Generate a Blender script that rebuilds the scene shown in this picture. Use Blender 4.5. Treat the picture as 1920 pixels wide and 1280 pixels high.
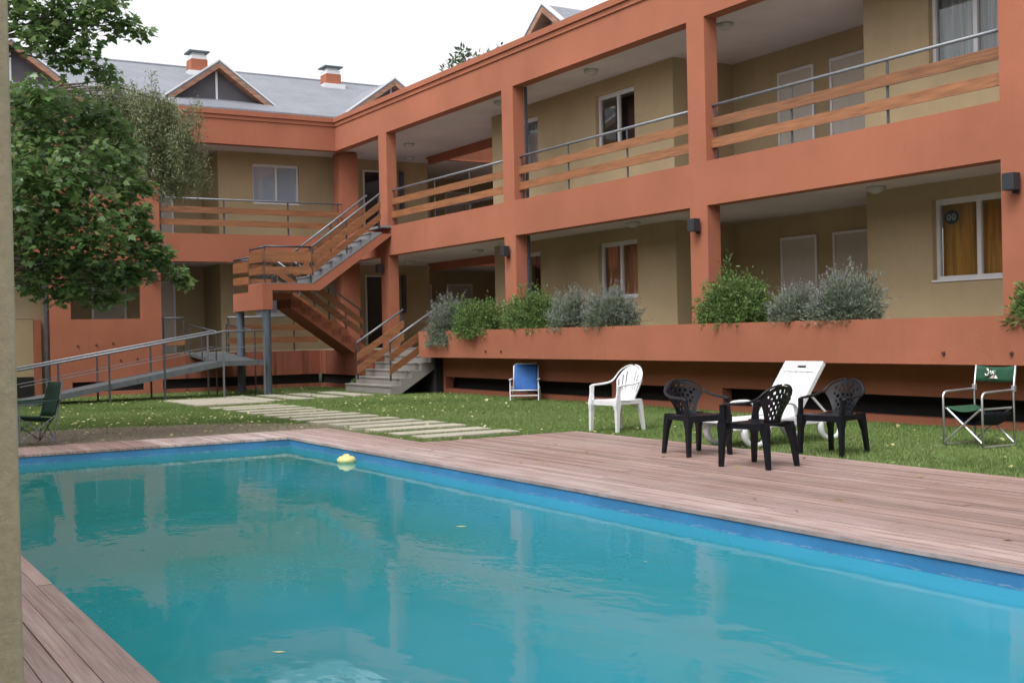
import bpy, math, random
import numpy as np
from mathutils import Matrix, Vector
random.seed(7); RNG = np.random.default_rng(11)
for o in list(bpy.data.objects): bpy.data.objects.remove(o)
SC = bpy.context.scene
COL = SC.collection
# ------------------------------------------------------------------ camera
CAMH = 1.35; FPX = 2222.68
YAW, PITCH, ROLL = 0.543948, -0.0068625, -0.0212767
_f = np.array([-math.cos(YAW)*math.cos(PITCH), math.sin(YAW)*math.cos(PITCH), math.sin(PITCH)])
_r = np.cross(_f, [0, 0, 1]); _r /= np.linalg.norm(_r); _u = np.cross(_r, _f)
_c, _s = math.cos(ROLL), math.sin(ROLL)
RIGHT, UP = _c*_r+_s*_u, -_s*_r+_c*_u
cam_d = bpy.data.cameras.new('camera'); cam = bpy.data.objects.new('camera', cam_d); COL.objects.link(cam)
cam_d.sensor_fit = 'HORIZONTAL'; cam_d.sensor_width = 36; cam_d.lens = FPX/1920*36
cam_d.clip_start = 0.05; cam_d.clip_end = 2000
cam.matrix_world = Matrix(((RIGHT[0], UP[0], -_f[0], 0), (RIGHT[1], UP[1], -_f[1], 0), (RIGHT[2], UP[2], -_f[2], CAMH), (0, 0, 0, 1)))
SC.camera = cam
def on(ax, v, x, y):
    d = (x-960)*RIGHT+(640-y)*UP+FPX*_f; c = np.array([0, 0, CAMH]); i = 'xyz'.index(ax)
    return c+(v-c[i])/d[i]*d
# ------------------------------------------------------------------ sky, sun, exposure (overcast)
SUN_AZ = (0.45, -0.9); SUN_EL = math.radians(56)
w = bpy.data.worlds.new('World'); SC.world = w; w.use_nodes = True
nt = w.node_tree; nt.nodes.clear()
sky = nt.nodes.new('ShaderNodeTexSky'); sky.sky_type = 'NISHITA'; sky.sun_disc = False
sky.sun_elevation = SUN_EL; sky.sun_rotation = math.atan2(SUN_AZ[0], SUN_AZ[1])
sky.air_density = 1.0; sky.dust_density = 4.0; sky.ozone_density = 1.0
hs = nt.nodes.new('ShaderNodeHueSaturation'); hs.inputs['Saturation'].default_value = 0.10
bgn = nt.nodes.new('ShaderNodeBackground'); bgn.inputs['Strength'].default_value = 0.15
wo = nt.nodes.new('ShaderNodeOutputWorld')
nt.links.new(sky.outputs[0], hs.inputs['Color']); nt.links.new(hs.outputs[0], bgn.inputs['Color']); nt.links.new(bgn.outputs[0], wo.inputs['Surface'])
sl = bpy.data.lights.new('sun', 'SUN'); sl.energy = 0.7; sl.angle = math.radians(35); sl.color = (1.0, 0.97, 0.93)
so = bpy.data.objects.new('sun', sl); COL.objects.link(so); so.location = (5, -10, 30)
_sd = Vector((SUN_AZ[0]*math.cos(SUN_EL), SUN_AZ[1]*math.cos(SUN_EL), math.sin(SUN_EL)))
so.rotation_euler = _sd.to_track_quat('Z', 'Y').to_euler()
vs = SC.view_settings; vs.view_transform = 'Standard'; vs.look = 'None'; vs.gamma = 1; vs.use_curve_mapping = False
vs.exposure = 1.0
# ------------------------------------------------------------------ materials
MATS = {}
class NT:
    def __init__(s, name):
        s.m = bpy.data.materials.new(name); s.m.use_nodes = True; s.t = s.m.node_tree; s.t.nodes.clear()
        s.out = s.n('ShaderNodeOutputMaterial'); s.p = s.n('ShaderNodeBsdfPrincipled'); s.l(s.p.outputs[0], s.out.inputs[0])
    def n(s, k, **kw):
        q = s.t.nodes.new(k)
        for a, v in kw.items(): setattr(q, a, v)
        return q
    def l(s, a, b): s.t.links.new(a, b)
    def pos(s, scale=(1, 1, 1), obj=False):
        q = s.n('ShaderNodeTexCoord').outputs['Object'] if obj else s.n('ShaderNodeNewGeometry').outputs['Position']
        m = s.n('ShaderNodeMapping'); m.inputs['Scale'].default_value = scale; s.l(q, m.inputs['Vector']); return m.outputs[0]
    def noise(s, vec, scale, detail=4, rough=0.55):
        q = s.n('ShaderNodeTexNoise'); q.inputs['Scale'].default_value = scale; q.inputs['Detail'].default_value = detail
        q.inputs['Roughness'].default_value = rough; s.l(vec, q.inputs['Vector']); return q.outputs['Fac']
    def ramp(s, fac, stops):
        q = s.n('ShaderNodeValToRGB'); e = q.color_ramp.elements
        e[0].position, e[0].color = stops[0][0], (*stops[0][1], 1); e[1].position, e[1].color = stops[-1][0], (*stops[-1][1], 1)
        for p, c in stops[1:-1]: z = e.new(p); z.color = (*c, 1)
        s.l(fac, q.inputs[0]); return q.outputs[0]
    def mix(s, fac, a, b, mode='MIX'):
        q = s.n('ShaderNodeMix', data_type='RGBA', blend_type=mode)
        for inp, v in ((q.inputs[0], fac), (q.inputs[6], a), (q.inputs[7], b)):
            if hasattr(v, 'links') or hasattr(v, 'is_linked'): s.l(v, inp)
            else: inp.default_value = v if isinstance(v, float) else (*v, 1)
        return q.outputs[2]
    def math(s, op, a, b=0.0):
        q = s.n('ShaderNodeMath', operation=op)
        for i, v in enumerate((a, b)):
            if hasattr(v, 'is_linked'): s.l(v, q.inputs[i])
            else: q.inputs[i].default_value = v
        return q.outputs[0]
    def bump(s, fac, strength=0.3, dist=0.01):
        q = s.n('ShaderNodeBump'); q.inputs['Strength'].default_value = strength; q.inputs['Distance'].default_value = dist
        s.l(fac, q.inputs['Height']); s.l(q.outputs[0], s.p.inputs['Normal']); return q.outputs[0]
    def col(s, c):
        if hasattr(c, 'is_linked'): s.l(c, s.p.inputs['Base Color'])
        else: s.p.inputs['Base Color'].default_value = (*c, 1)
def sc(c, k): return tuple(x*k for x in c)
def simple(name, c, rough=0.6, metal=0.0, var=0.12, nscale=6.0, bump=0.0, bscale=80, spec=0.5):
    t = NT(name); v = t.pos(obj=True)
    t.col(t.ramp(t.noise(v, nscale, 5), [(0.3, sc(c, 1-var)), (0.7, sc(c, 1+var))]))
    t.p.inputs['Roughness'].default_value = rough; t.p.inputs['Metallic'].default_value = metal
    t.p.inputs['Specular IOR Level'].default_value = spec
    if bump: t.bump(t.noise(v, bscale, 3), bump, 0.004)
    MATS[name] = t.m; return t
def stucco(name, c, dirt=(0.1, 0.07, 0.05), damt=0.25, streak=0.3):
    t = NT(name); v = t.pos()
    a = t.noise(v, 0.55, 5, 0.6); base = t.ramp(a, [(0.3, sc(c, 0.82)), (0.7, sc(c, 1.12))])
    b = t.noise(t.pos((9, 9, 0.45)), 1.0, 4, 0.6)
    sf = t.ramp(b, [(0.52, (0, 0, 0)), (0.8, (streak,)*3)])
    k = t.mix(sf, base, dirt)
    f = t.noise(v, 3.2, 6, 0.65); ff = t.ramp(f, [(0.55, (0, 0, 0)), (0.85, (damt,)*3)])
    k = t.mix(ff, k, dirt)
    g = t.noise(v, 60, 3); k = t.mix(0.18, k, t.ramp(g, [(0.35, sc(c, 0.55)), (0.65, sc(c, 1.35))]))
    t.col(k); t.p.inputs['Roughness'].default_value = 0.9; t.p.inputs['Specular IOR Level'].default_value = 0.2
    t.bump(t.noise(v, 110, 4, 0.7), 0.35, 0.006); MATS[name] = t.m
stucco('orange', (0.338, 0.123, 0.073), streak=0.13, damt=0.2)
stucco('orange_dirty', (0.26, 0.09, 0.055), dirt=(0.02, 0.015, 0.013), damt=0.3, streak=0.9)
stucco('beige', (0.41, 0.318, 0.195), dirt=(0.15, 0.115, 0.07), damt=0.15, streak=0.12)
stucco('beige_pillar', (0.46, 0.39, 0.265), dirt=(0.2, 0.16, 0.1), damt=0.12, streak=0.08)
stucco('ceiling', (0.56, 0.51, 0.495), dirt=(0.32, 0.28, 0.26), damt=0.15, streak=0.0)
stucco('concrete', (0.235, 0.22, 0.20), dirt=(0.10, 0.095, 0.08), damt=0.5, streak=0.5)
stucco('tread', (0.21, 0.215, 0.23), dirt=(0.1, 0.1, 0.1), damt=0.4, streak=0.1)
stucco('slab', (0.37, 0.345, 0.28), dirt=(0.22, 0.2, 0.13), damt=0.45, streak=0.1)
simple('white_paint', (0.66, 0.66, 0.69), 0.4, var=0.04)
simple('door_paint', (0.50, 0.46, 0.41), 0.5, var=0.05)
simple('steel', (0.19, 0.205, 0.225), 0.42, 0.35, var=0.15, nscale=9)
simple('rail_dark', (0.07, 0.078, 0.09), 0.4, 0.3, var=0.2, nscale=9)
simple('post_blue', (0.085, 0.11, 0.135), 0.45, 0.1, var=0.2, nscale=5)
simple('ramp_grey', (0.12, 0.135, 0.148), 0.5, 0.3, var=0.2, nscale=7, bump=0.2)
simple('black_plastic', (0.007, 0.008, 0.012), 0.34, var=0.25, nscale=14, spec=0.28)
simple('white_plastic', (0.66, 0.67, 0.69), 0.38, var=0.04, nscale=9)
simple('lamp_black', (0.025, 0.027, 0.032), 0.45, var=0.1)
simple('lamp_glass', (0.42, 0.42, 0.40), 0.25, var=0.1)
simple('green_fabric', (0.011, 0.062, 0.03), 0.85, var=0.25, nscale=12, bump=0.3, bscale=300)
simple('blue_fabric', (0.03, 0.115, 0.36), 0.8, var=0.15, nscale=10, bump=0.3, bscale=300)
simple('camp_green', (0.006, 0.032, 0.02), 0.85, var=0.3)
simple('navy_fabric', (0.012, 0.014, 0.035), 0.85, var=0.2)
simple('aluminium', (0.62, 0.62, 0.66), 0.32, 0.75, var=0.08)
simple('white_tube', (0.78, 0.78, 0.79), 0.35, var=0.05)
simple('dark_void', (0.012, 0.011, 0.012), 0.95, var=0.2)
simple('dark_room', (0.035, 0.035, 0.04), 0.9, var=0.2)
simple('dark_panel', (0.085, 0.082, 0.095), 0.6, var=0.12, nscale=3)
simple('soil', (0.06, 0.042, 0.03), 0.95, var=0.4, nscale=20, bump=0.6)
simple('buoy', (0.62, 0.56, 0.22), 0.4, var=0.06)
simple('print_white', (0.8, 0.8, 0.76), 0.8); simple('print_pink', (0.6, 0.42, 0.36), 0.8)
simple('stem', (0.09, 0.10, 0.06), 0.9, var=0.3)
simple('bark', (0.10, 0.08, 0.062), 0.95, var=0.4, nscale=14, bump=0.8, bscale=30)
simple('dead_leaf', (0.12, 0.07, 0.035), 0.9)
simple('rust', (0.06, 0.03, 0.02), 0.9)
simple('metal_trim', (0.66, 0.67, 0.70), 0.35, 0.3, var=0.06)
simple('shutter', (0.62, 0.66, 0.76), 0.6, var=0.03)
simple('sticker', (0.03, 0.045, 0.05), 0.6); simple('sticker_mark', (0.25, 0.32, 0.32), 0.6)
def wood(name, c, gscale=(1.2, 1.2, 26), rough=0.5, dark=0.45, rnd=0.25):
    t = NT(name); v = t.pos(gscale, obj=True)
    oi = t.n('ShaderNodeObjectInfo').outputs['Random']
    off = t.n('ShaderNodeVectorMath', operation='ADD'); cmb = t.n('ShaderNodeCombineXYZ')
    for i in range(3): t.l(t.math('MULTIPLY', oi, 37.0+11*i), cmb.inputs[i])
    t.l(v, off.inputs[0]); t.l(cmb.outputs[0], off.inputs[1])
    g = t.noise(off.outputs[0], 1.6, 6, 0.62)
    k = t.ramp(g, [(0.28, sc(c, dark)), (0.5, c), (0.74, sc(c, 1.45))])
    tone = t.n('ShaderNodeHueSaturation'); t.l(k, tone.inputs['Color']); t.l(t.math('ADD', t.math('MULTIPLY', oi, rnd*2), 1-rnd), tone.inputs['Value'])
    t.col(tone.outputs[0]); t.p.inputs['Roughness'].default_value = rough; t.bump(g, 0.35, 0.004); MATS[name] = t.m
    return t
wood('rail_wood', (0.235, 0.098, 0.042), (1.2, 1.2, 22), 0.5)
wood('soffit_wood', (0.27, 0.14, 0.085), (1.2, 1.2, 14), 0.6)
def deckwood():
    t = NT('deck'); oi = t.n('ShaderNodeObjectInfo').outputs['Random']
    v = t.pos((0.8, 24, 1)); g = t.noise(v, 1.8, 7, 0.68)
    c = (0.30, 0.19, 0.165)
    k = t.ramp(g, [(0.25, (0.085, 0.055, 0.05)), (0.48, c), (0.62, (0.36, 0.27, 0.245)), (0.8, (0.52, 0.44, 0.415))])
    p = t.noise(t.pos((0.7, 0.7, 1)), 1.0, 5, 0.6)
    k = t.mix(t.ramp(p, [(0.40, (0, 0, 0)), (0.75, (0.65,)*3)]), k, (0.36, 0.285, 0.265))
    d = t.noise(t.pos((2.2, 5, 1)), 1.3, 6, 0.7); k = t.mix(t.ramp(d, [(0.58, (0, 0, 0)), (0.8, (0.55,)*3)]), k, (0.10, 0.06, 0.055))
    # pale grazing glare painted into the boards along the long pool edge
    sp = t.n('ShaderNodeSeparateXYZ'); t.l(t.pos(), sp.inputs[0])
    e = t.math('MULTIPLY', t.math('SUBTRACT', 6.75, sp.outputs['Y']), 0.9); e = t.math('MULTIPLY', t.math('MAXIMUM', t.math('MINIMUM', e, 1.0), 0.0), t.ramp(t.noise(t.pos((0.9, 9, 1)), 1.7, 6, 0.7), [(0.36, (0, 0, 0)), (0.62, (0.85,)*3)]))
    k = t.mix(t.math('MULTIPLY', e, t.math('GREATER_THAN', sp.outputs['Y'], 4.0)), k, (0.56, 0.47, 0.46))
    tone = t.n('ShaderNodeHueSaturation'); t.l(k, tone.inputs['Color']); t.l(t.math('ADD', t.math('MULTIPLY', oi, 0.42), 0.70), tone.inputs['Value'])
    t.col(tone.outputs[0]); t.l(t.ramp(g, [(0.3, (0.62,)*3), (0.7, (0.42,)*3)]), t.p.inputs['Roughness'])
    t.bump(g, 0.5, 0.004); MATS['deck'] = t.m
deckwood()
def roofmat():
    t = NT('roof_slate'); v = t.pos(); c = (0.20, 0.21, 0.24)
    k = t.ramp(t.noise(v, 1.1, 5), [(0.3, sc(c, 0.82)), (0.7, sc(c, 1.15))])
    wv = t.n('ShaderNodeTexWave', wave_type='BANDS', bands_direction='Z'); wv.inputs['Scale'].default_value = 3.6; wv.inputs['Distortion'].default_value = 0.4
    t.l(v, wv.inputs['Vector']); k = t.mix(t.ramp(wv.outputs['Fac'], [(0.0, (0.45,)*3), (0.18, (0, 0, 0))]), k, sc(c, 0.5))
    k = t.mix(0.25, k, t.ramp(t.noise(t.pos((6, 6, 9)), 1.5, 2), [(0.35, sc(c, 0.6)), (0.65, sc(c, 1.4))]))
    t.col(k); t.p.inputs['Roughness'].default_value = 0.55; MATS['roof_slate'] = t.m
roofmat()
def poolmat():
    t = NT('pool_paint'); v = t.pos(); c = (0.042, 0.20, 0.41)
    k = t.ramp(t.noise(v, 1.6, 6, 0.65), [(0.3, sc(c, 0.72)), (0.55, c), (0.8, (0.065, 0.25, 0.45))])
    sep = t.n('ShaderNodeSeparateXYZ'); t.l(v, sep.inputs[0])
    # lime and scum line just above the water, ragged
    h = t.math('ADD', sep.outputs['Z'], t.math('MULTIPLY', t.math('SUBTRACT', t.noise(t.pos((3, 3, 3)), 2.4, 5, 0.7), 0.5), 0.06))
    band = t.math('SUBTRACT', 1.0, t.math('MULTIPLY', t.math('ABSOLUTE', t.math('ADD', h, 0.118)), 120.0))
    bn = t.math('MULTIPLY', t.math('MAXIMUM', band, 0.0), t.ramp(t.noise(t.pos((7, 7, 2)), 2, 5, 0.7), [(0.42, (0, 0, 0)), (0.68, (0.55,)*3)]))
    k = t.mix(bn, k, (0.42, 0.52, 0.52))
    tb = t.math('MULTIPLY', t.math('MAXIMUM', t.math('MULTIPLY', t.math('ADD', sep.outputs['Z'], 0.085), 9.0), 0.0), t.ramp(t.noise(t.pos((1.5, 1.5, 8)), 2, 5, 0.7), [(0.35, (0, 0, 0)), (0.7, (0.8,)*3)]))
    k = t.mix(tb, k, (0.035, 0.08, 0.13))
    t.col(k); t.p.inputs['Roughness'].default_value = 0.5; MATS['pool_paint'] = t.m
poolmat()
def watermat():
    t = NT('water'); t.t.nodes.remove(t.p); v = t.pos()
    n1 = t.noise(t.pos((1, 1.6, 1)), 2.6, 3, 0.5); n2 = t.noise(t.pos((0.9, 1.4, 1)), 9.0, 2, 0.5)
    calm = t.ramp(t.noise(v, 0.45, 2), [(0.35, (0.15,)*3), (0.7, (1,)*3)])
    hgt = t.math('MULTIPLY', t.math('ADD', n1, t.math('MULTIPLY', n2, 0.22)), calm)
    b = t.n('ShaderNodeBump'); b.inputs['Strength'].default_value = 0.055; b.inputs['Distance'].default_value = 0.09; t.l(hgt, b.inputs['Height'])
    fr = t.n('ShaderNodeFresnel'); fr.inputs['IOR'].default_value = 1.33; t.l(b.outputs[0], fr.inputs['Normal'])
    gl = t.n('ShaderNodeBsdfGlossy'); gl.inputs['Roughness'].default_value = 0.015; t.l(b.outputs[0], gl.inputs['Normal'])
    tr = t.n('ShaderNodeBsdfTransparent'); tr.inputs['Color'].default_value = (0.45, 0.83, 0.86, 1)
    df = t.n('ShaderNodeBsdfDiffuse')
    sx = t.n('ShaderNodeSeparateXYZ'); t.l(v, sx.inputs[0])
    # murkier and greener towards the deep end, clearer and bluer towards the shallow side
    cn = t.math('ADD', t.math('MULTIPLY', t.noise(t.pos((0.25, 0.33, 1)), 1.0, 3, 0.5), 0.55), t.math('ADD', t.math('MULTIPLY', t.math('ADD', sx.outputs['X'], 15.0), 0.024), t.math('MULTIPLY', sx.outputs['Y'], 0.055)))
    t.l(t.ramp(cn, [(0.42, (0.026, 0.265, 0.245)), (0.60, (0.028, 0.295, 0.305)), (0.82, (0.055, 0.385, 0.55))]), df.inputs['Color'])
    body = t.n('ShaderNodeMixShader'); body.inputs[0].default_value = 0.72; t.l(tr.outputs[0], body.inputs[1]); t.l(df.outputs[0], body.inputs[2])
    fin = t.n('ShaderNodeMixShader'); t.l(fr.outputs[0], fin.inputs[0]); t.l(body.outputs[0], fin.inputs[1]); t.l(gl.outputs[0], fin.inputs[2])
    t.l(fin.outputs[0], t.out.inputs[0]); MATS['water'] = t.m
watermat()
def glassmat():
    t = NT('glass'); t.t.nodes.remove(t.p)
    fr = t.n('ShaderNodeFresnel'); fr.inputs['IOR'].default_value = 1.5
    gl = t.n('ShaderNodeBsdfGlossy'); gl.inputs['Roughness'].default_value = 0.01
    tr = t.n('ShaderNodeBsdfTransparent'); tr.inputs['Color'].default_value = (0.86, 0.89, 0.9, 1)
    bk = t.math('SUBTRACT', 1.0, t.n('ShaderNodeNewGeometry').outputs['Backfacing'])
    m = t.n('ShaderNodeMixShader'); t.l(t.math('MULTIPLY', bk, t.math('ADD', t.math('MULTIPLY', fr.outputs[0], 1.6), 0.02)), m.inputs[0]); t.l(tr.outputs[0], m.inputs[1]); t.l(gl.outputs[0], m.inputs[2])
    t.l(m.outputs[0], t.out.inputs[0]); MATS['glass'] = t.m
glassmat()
def cloth(name, c):
    t = NT(name); v = t.pos((14, 14, 0.6)); k = t.ramp(t.noise(v, 1.6, 4), [(0.3, sc(c, 0.5)), (0.7, sc(c, 1.25))])
    t.col(k); t.p.inputs['Roughness'].default_value = 0.9; MATS[name] = t.m
cloth('curtain_grey', (0.42, 0.42, 0.42)); cloth('curtain_orange', (0.62, 0.28, 0.05)); cloth('curtain_tan', (0.70, 0.31, 0.15))
def leafmat(name, stops, rough=0.42, transl=0.25, spec=0.5):
    t = NT(name); at = t.n('ShaderNodeAttribute', attribute_name='tone')
    k = t.ramp(at.outputs['Fac'], stops); t.col(k); t.p.inputs['Roughness'].default_value = rough; t.p.inputs['Specular IOR Level'].default_value = spec
    tl = t.n('ShaderNodeBsdfTranslucent'); hsn = t.n('ShaderNodeHueSaturation'); hsn.inputs['Value'].default_value = 1.5; t.l(k, hsn.inputs['Color']); t.l(hsn.outputs[0], tl.inputs['Color'])
    m = t.n('ShaderNodeMixShader'); m.inputs[0].default_value = transl; t.l(t.p.outputs[0], m.inputs[1]); t.l(tl.outputs[0], m.inputs[2]); t.l(m.outputs[0], t.out.inputs[0]); MATS[name] = t.m
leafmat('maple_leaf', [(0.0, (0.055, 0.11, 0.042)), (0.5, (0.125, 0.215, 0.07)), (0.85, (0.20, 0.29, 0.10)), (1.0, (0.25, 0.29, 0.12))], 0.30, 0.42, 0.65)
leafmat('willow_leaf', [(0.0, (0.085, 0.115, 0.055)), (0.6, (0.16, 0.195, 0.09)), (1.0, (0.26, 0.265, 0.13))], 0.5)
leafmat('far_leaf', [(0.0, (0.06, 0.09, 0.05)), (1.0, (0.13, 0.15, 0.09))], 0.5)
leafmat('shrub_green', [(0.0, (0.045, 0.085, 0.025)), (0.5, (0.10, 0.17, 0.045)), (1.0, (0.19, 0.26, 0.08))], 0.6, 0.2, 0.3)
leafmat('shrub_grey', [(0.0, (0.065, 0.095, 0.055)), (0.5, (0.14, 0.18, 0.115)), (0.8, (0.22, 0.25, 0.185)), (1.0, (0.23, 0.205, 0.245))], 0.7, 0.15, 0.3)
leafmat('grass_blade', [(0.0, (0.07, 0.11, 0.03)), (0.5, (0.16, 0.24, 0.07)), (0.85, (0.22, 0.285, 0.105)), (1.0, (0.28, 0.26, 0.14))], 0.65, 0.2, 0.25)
leafmat('litter', [(0.0, (0.20, 0.13, 0.06)), (0.4, (0.36, 0.33, 0.14)), (1.0, (0.55, 0.54, 0.28))], 0.7, 0.15, 0.3)
def groundmat():
    t = NT('lawn_soil'); v = t.pos(); n = t.noise(v, 0.9, 6, 0.65); f = t.noise(v, 26, 4, 0.7)
    k = t.ramp(n, [(0.35, (0.06, 0.095, 0.025)), (0.6, (0.08, 0.11, 0.035)), (0.75, (0.115, 0.11, 0.05))])
    sep = t.n('ShaderNodeSeparateXYZ'); t.l(v, sep.inputs[0])
    # worn earth along the deck by the pool's far end
    dx = t.math('MULTIPLY', t.math('ADD', sep.outputs['X'], 17.3), 0.36); dy = t.math('MULTIPLY', t.math('SUBTRACT', sep.outputs['Y'], 3.6), 0.24)
    r = t.math('ADD', t.math('ADD', t.math('MULTIPLY', dx, dx), t.math('MULTIPLY', dy, dy)), t.math('MULTIPLY', t.math('SUBTRACT', n, 0.5), 1.3))
    k = t.mix(t.ramp(r, [(0.55, (1,)*3), (1.0, (0,)*3)]), k, t.ramp(f, [(0.3, (0.10, 0.075, 0.055)), (0.7, (0.235, 0.18, 0.14))]))
    t.col(k); t.p.inputs['Roughness'].default_value = 0.95; t.bump(f, 0.7, 0.02); MATS['lawn_soil'] = t.m
groundmat()
# ------------------------------------------------------------------ object helpers
WLOC = {}
def wl(p): return WLOC.get(p.name, Vector((0, 0, 0))) if p else Vector((0, 0, 0))
def tag(o, label=None, cat=None, group=None, kind=None):
    if label: o['label'] = label
    if cat: o['category'] = cat
    if group: o['group'] = group
    if kind: o['kind'] = kind
    return o
def empty(name, loc=(0, 0, 0), parent=None):
    o = bpy.data.objects.new(name, None); COL.objects.link(o); o.empty_display_size = 0.2
    loc = Vector(loc)
    if parent: o.parent = parent; o.location = loc-wl(parent)
    else: o.location = loc
    WLOC[o.name] = loc; return o
def thing(name, label, cat, loc=(0, 0, 0), group=None): return tag(empty(name, loc), label, cat, group)
class MB:
    def __init__(s): s.v = []; s.f = []
    def box(s, x0, x1, y0, y1, z0, z1):
        n = len(s.v); s.v += [(x, y, z) for z in (z0, z1) for y in (y0, y1) for x in (x0, x1)]
        s.f += [tuple(n+i for i in q) for q in ((0, 2, 3, 1), (4, 5, 7, 6), (0, 1, 5, 4), (2, 6, 7, 3), (0, 4, 6, 2), (1, 3, 7, 5))]; return s
    def prism(s, poly, ax, lo, hi):
        n = len(s.v); k = len(poly)
        def P(a, b, c): return {'x': (c, a, b), 'y': (a, c, b), 'z': (a, b, c)}[ax]
        s.v += [P(a, b, lo) for a, b in poly]+[P(a, b, hi) for a, b in poly]
        s.f += [tuple(range(n+k-1, n-1, -1)), tuple(range(n+k, n+2*k))]
        s.f += [(n+i, n+(i+1) % k, n+k+(i+1) % k, n+k+i) for i in range(k)]; return s
    def tube(s, pts, r, n=8, flat=1.0, closed=False, up=(0, 0, 1)):
        pts = [Vector(p) for p in pts]; m = len(pts); base = len(s.v); upv = Vector(up)
        rs = r if isinstance(r, (list, tuple)) else [r]*m
        for i, p in enumerate(pts):
            if closed: d = pts[(i+1) % m]-pts[i-1]
            else: d = pts[min(i+1, m-1)]-pts[max(i-1, 0)]
            d.normalize(); a = d.cross(upv)
            if a.length < 1e-3: a = d.cross(Vector((1, 0, 0)))
            a.normalize(); b = a.cross(d)
            for k in range(n):
                t = 2*math.pi*(k+0.5)/n; s.v.append(tuple(p+a*math.cos(t)*rs[i]+b*math.sin(t)*rs[i]*flat))
        rng = m if closed else m-1
        for i in range(rng):
            for k in range(n):
                A = base+i*n; B = base+((i+1) % m)*n; s.f.append((A+k, A+(k+1) % n, B+(k+1) % n, B+k))
        if not closed: s.f += [tuple(range(base+n-1, base-1, -1)), tuple(range(base+(m-1)*n, base+m*n))]
        return s
    def loft(s, secs):
        """secs: list of (cx,cy,z,hx,hy)"""
        b = len(s.v)
        for cx, cy, z, hx, hy in secs: s.v += [(cx-hx, cy-hy, z), (cx+hx, cy-hy, z), (cx+hx, cy+hy, z), (cx-hx, cy+hy, z)]
        for i in range(len(secs)-1):
            for k in range(4): s.f.append((b+4*i+k, b+4*i+(k+1) % 4, b+4*i+4+(k+1) % 4, b+4*i+4+k))
        e = b+4*(len(secs)-1); s.f += [(b+3, b+2, b+1, b), (e, e+1, e+2, e+3)]; return s
    def lathe(s, prof, c=(0, 0, 0), n=20):
        b = len(s.v)
        for r, z in prof:
            for k in range(n): t = 2*math.pi*k/n; s.v.append((c[0]+r*math.cos(t), c[1]+r*math.sin(t), c[2]+z))
        for i in range(len(prof)-1):
            for k in range(n): s.f.append((b+i*n+k, b+i*n+(k+1) % n, b+(i+1)*n+(k+1) % n, b+(i+1)*n+k))
        s.f += [tuple(range(b+n-1, b-1, -1)), tuple(range(b+(len(prof)-1)*n, b+len(prof)*n))]; return s
    def build(s, name, mat, parent=None, smooth=False, bevel=0.0, solid=0.0, sub=0):
        me = bpy.data.meshes.new(name); v = np.array(s.v, float); c = (v.min(0)+v.max(0))/2
        me.from_pydata([tuple(x) for x in (v-c)], [], s.f); me.materials.append(MATS[mat]); me.update()
        o = bpy.data.objects.new(name, me); COL.objects.link(o); c = Vector(c)
        if parent: o.parent = parent
        o.location = c-wl(parent); WLOC[o.name] = c
        if smooth:
            for p in me.polygons: p.use_smooth = True
        if solid: md = o.modifiers.new('s', 'SOLIDIFY'); md.thickness = solid; md.offset = 0
        if sub: md = o.modifiers.new('u', 'SUBSURF'); md.levels = sub; md.render_levels = sub
        if bevel: md = o.modifiers.new('b', 'BEVEL'); md.width = bevel; md.segments = 2; md.limit_method = 'ANGLE'
        return o
def B(name, x0, x1, y0, y1, z0, z1, mat, parent=None, bevel=0.0): return MB().box(min(x0, x1), max(x0, x1), min(y0, y1), max(y0, y1), min(z0, z1), max(z0, z1)).build(name, mat, parent, bevel=bevel)
def cells(ax, p0, p1, a0, a1, z0, z1, holes):
    mb = MB(); As = sorted({a0, a1, *[h[0] for h in holes], *[h[1] for h in holes]}); Zs = sorted({z0, z1, *[h[2] for h in holes], *[h[3] for h in holes]})
    for i in range(len(As)-1):
        for j in range(len(Zs)-1):
            ca, cz = (As[i]+As[i+1])/2, (Zs[j]+Zs[j+1])/2
            if any(h[0] < ca < h[1] and h[2] < cz < h[3] for h in holes): continue
            if ax == 'y': mb.box(As[i], As[i+1], p0, p1, Zs[j], Zs[j+1])
            else: mb.box(p0, p1, As[i], As[i+1], Zs[j], Zs[j+1])
    return mb
def scatter(name, bv, bf, M, P, tone, mat, parent=None):
    """many copies of a small shape as one mesh; M (N,3,3), P (N,3)"""
    bv = np.array(bv, float); N = len(P); k = len(bv)
    V = np.einsum('nij,kj->nki', M, bv)+P[:, None, :]
    V = V.reshape(-1, 3); c = (V.min(0)+V.max(0))/2
    me = bpy.data.meshes.new(name); me.vertices.add(N*k); me.vertices.foreach_set('co', (V-c).astype(np.float32).ravel())
    tri = np.array(bf, int); T = (tri[None]+(np.arange(N)*k)[:, None, None]).reshape(-1, 3)
    me.loops.add(len(T)*3); me.loops.foreach_set('vertex_index', T.ravel().astype(np.int32))
    me.polygons.add(len(T)); me.polygons.foreach_set('loop_start', np.arange(0, len(T)*3, 3, dtype=np.int32)); me.polygons.foreach_set('loop_total', np.full(len(T), 3, np.int32))
    at = me.attributes.new('tone', 'FLOAT', 'POINT'); at.data.foreach_set('value', np.repeat(tone, k).astype(np.float32))
    me.materials.append(MATS[mat]); me.update(calc_edges=True)
    o = bpy.data.objects.new(name, me); COL.objects.link(o); c = Vector(c)
    if parent: o.parent = parent
    o.location = c-wl(parent); WLOC[o.name] = c; return o
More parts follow.
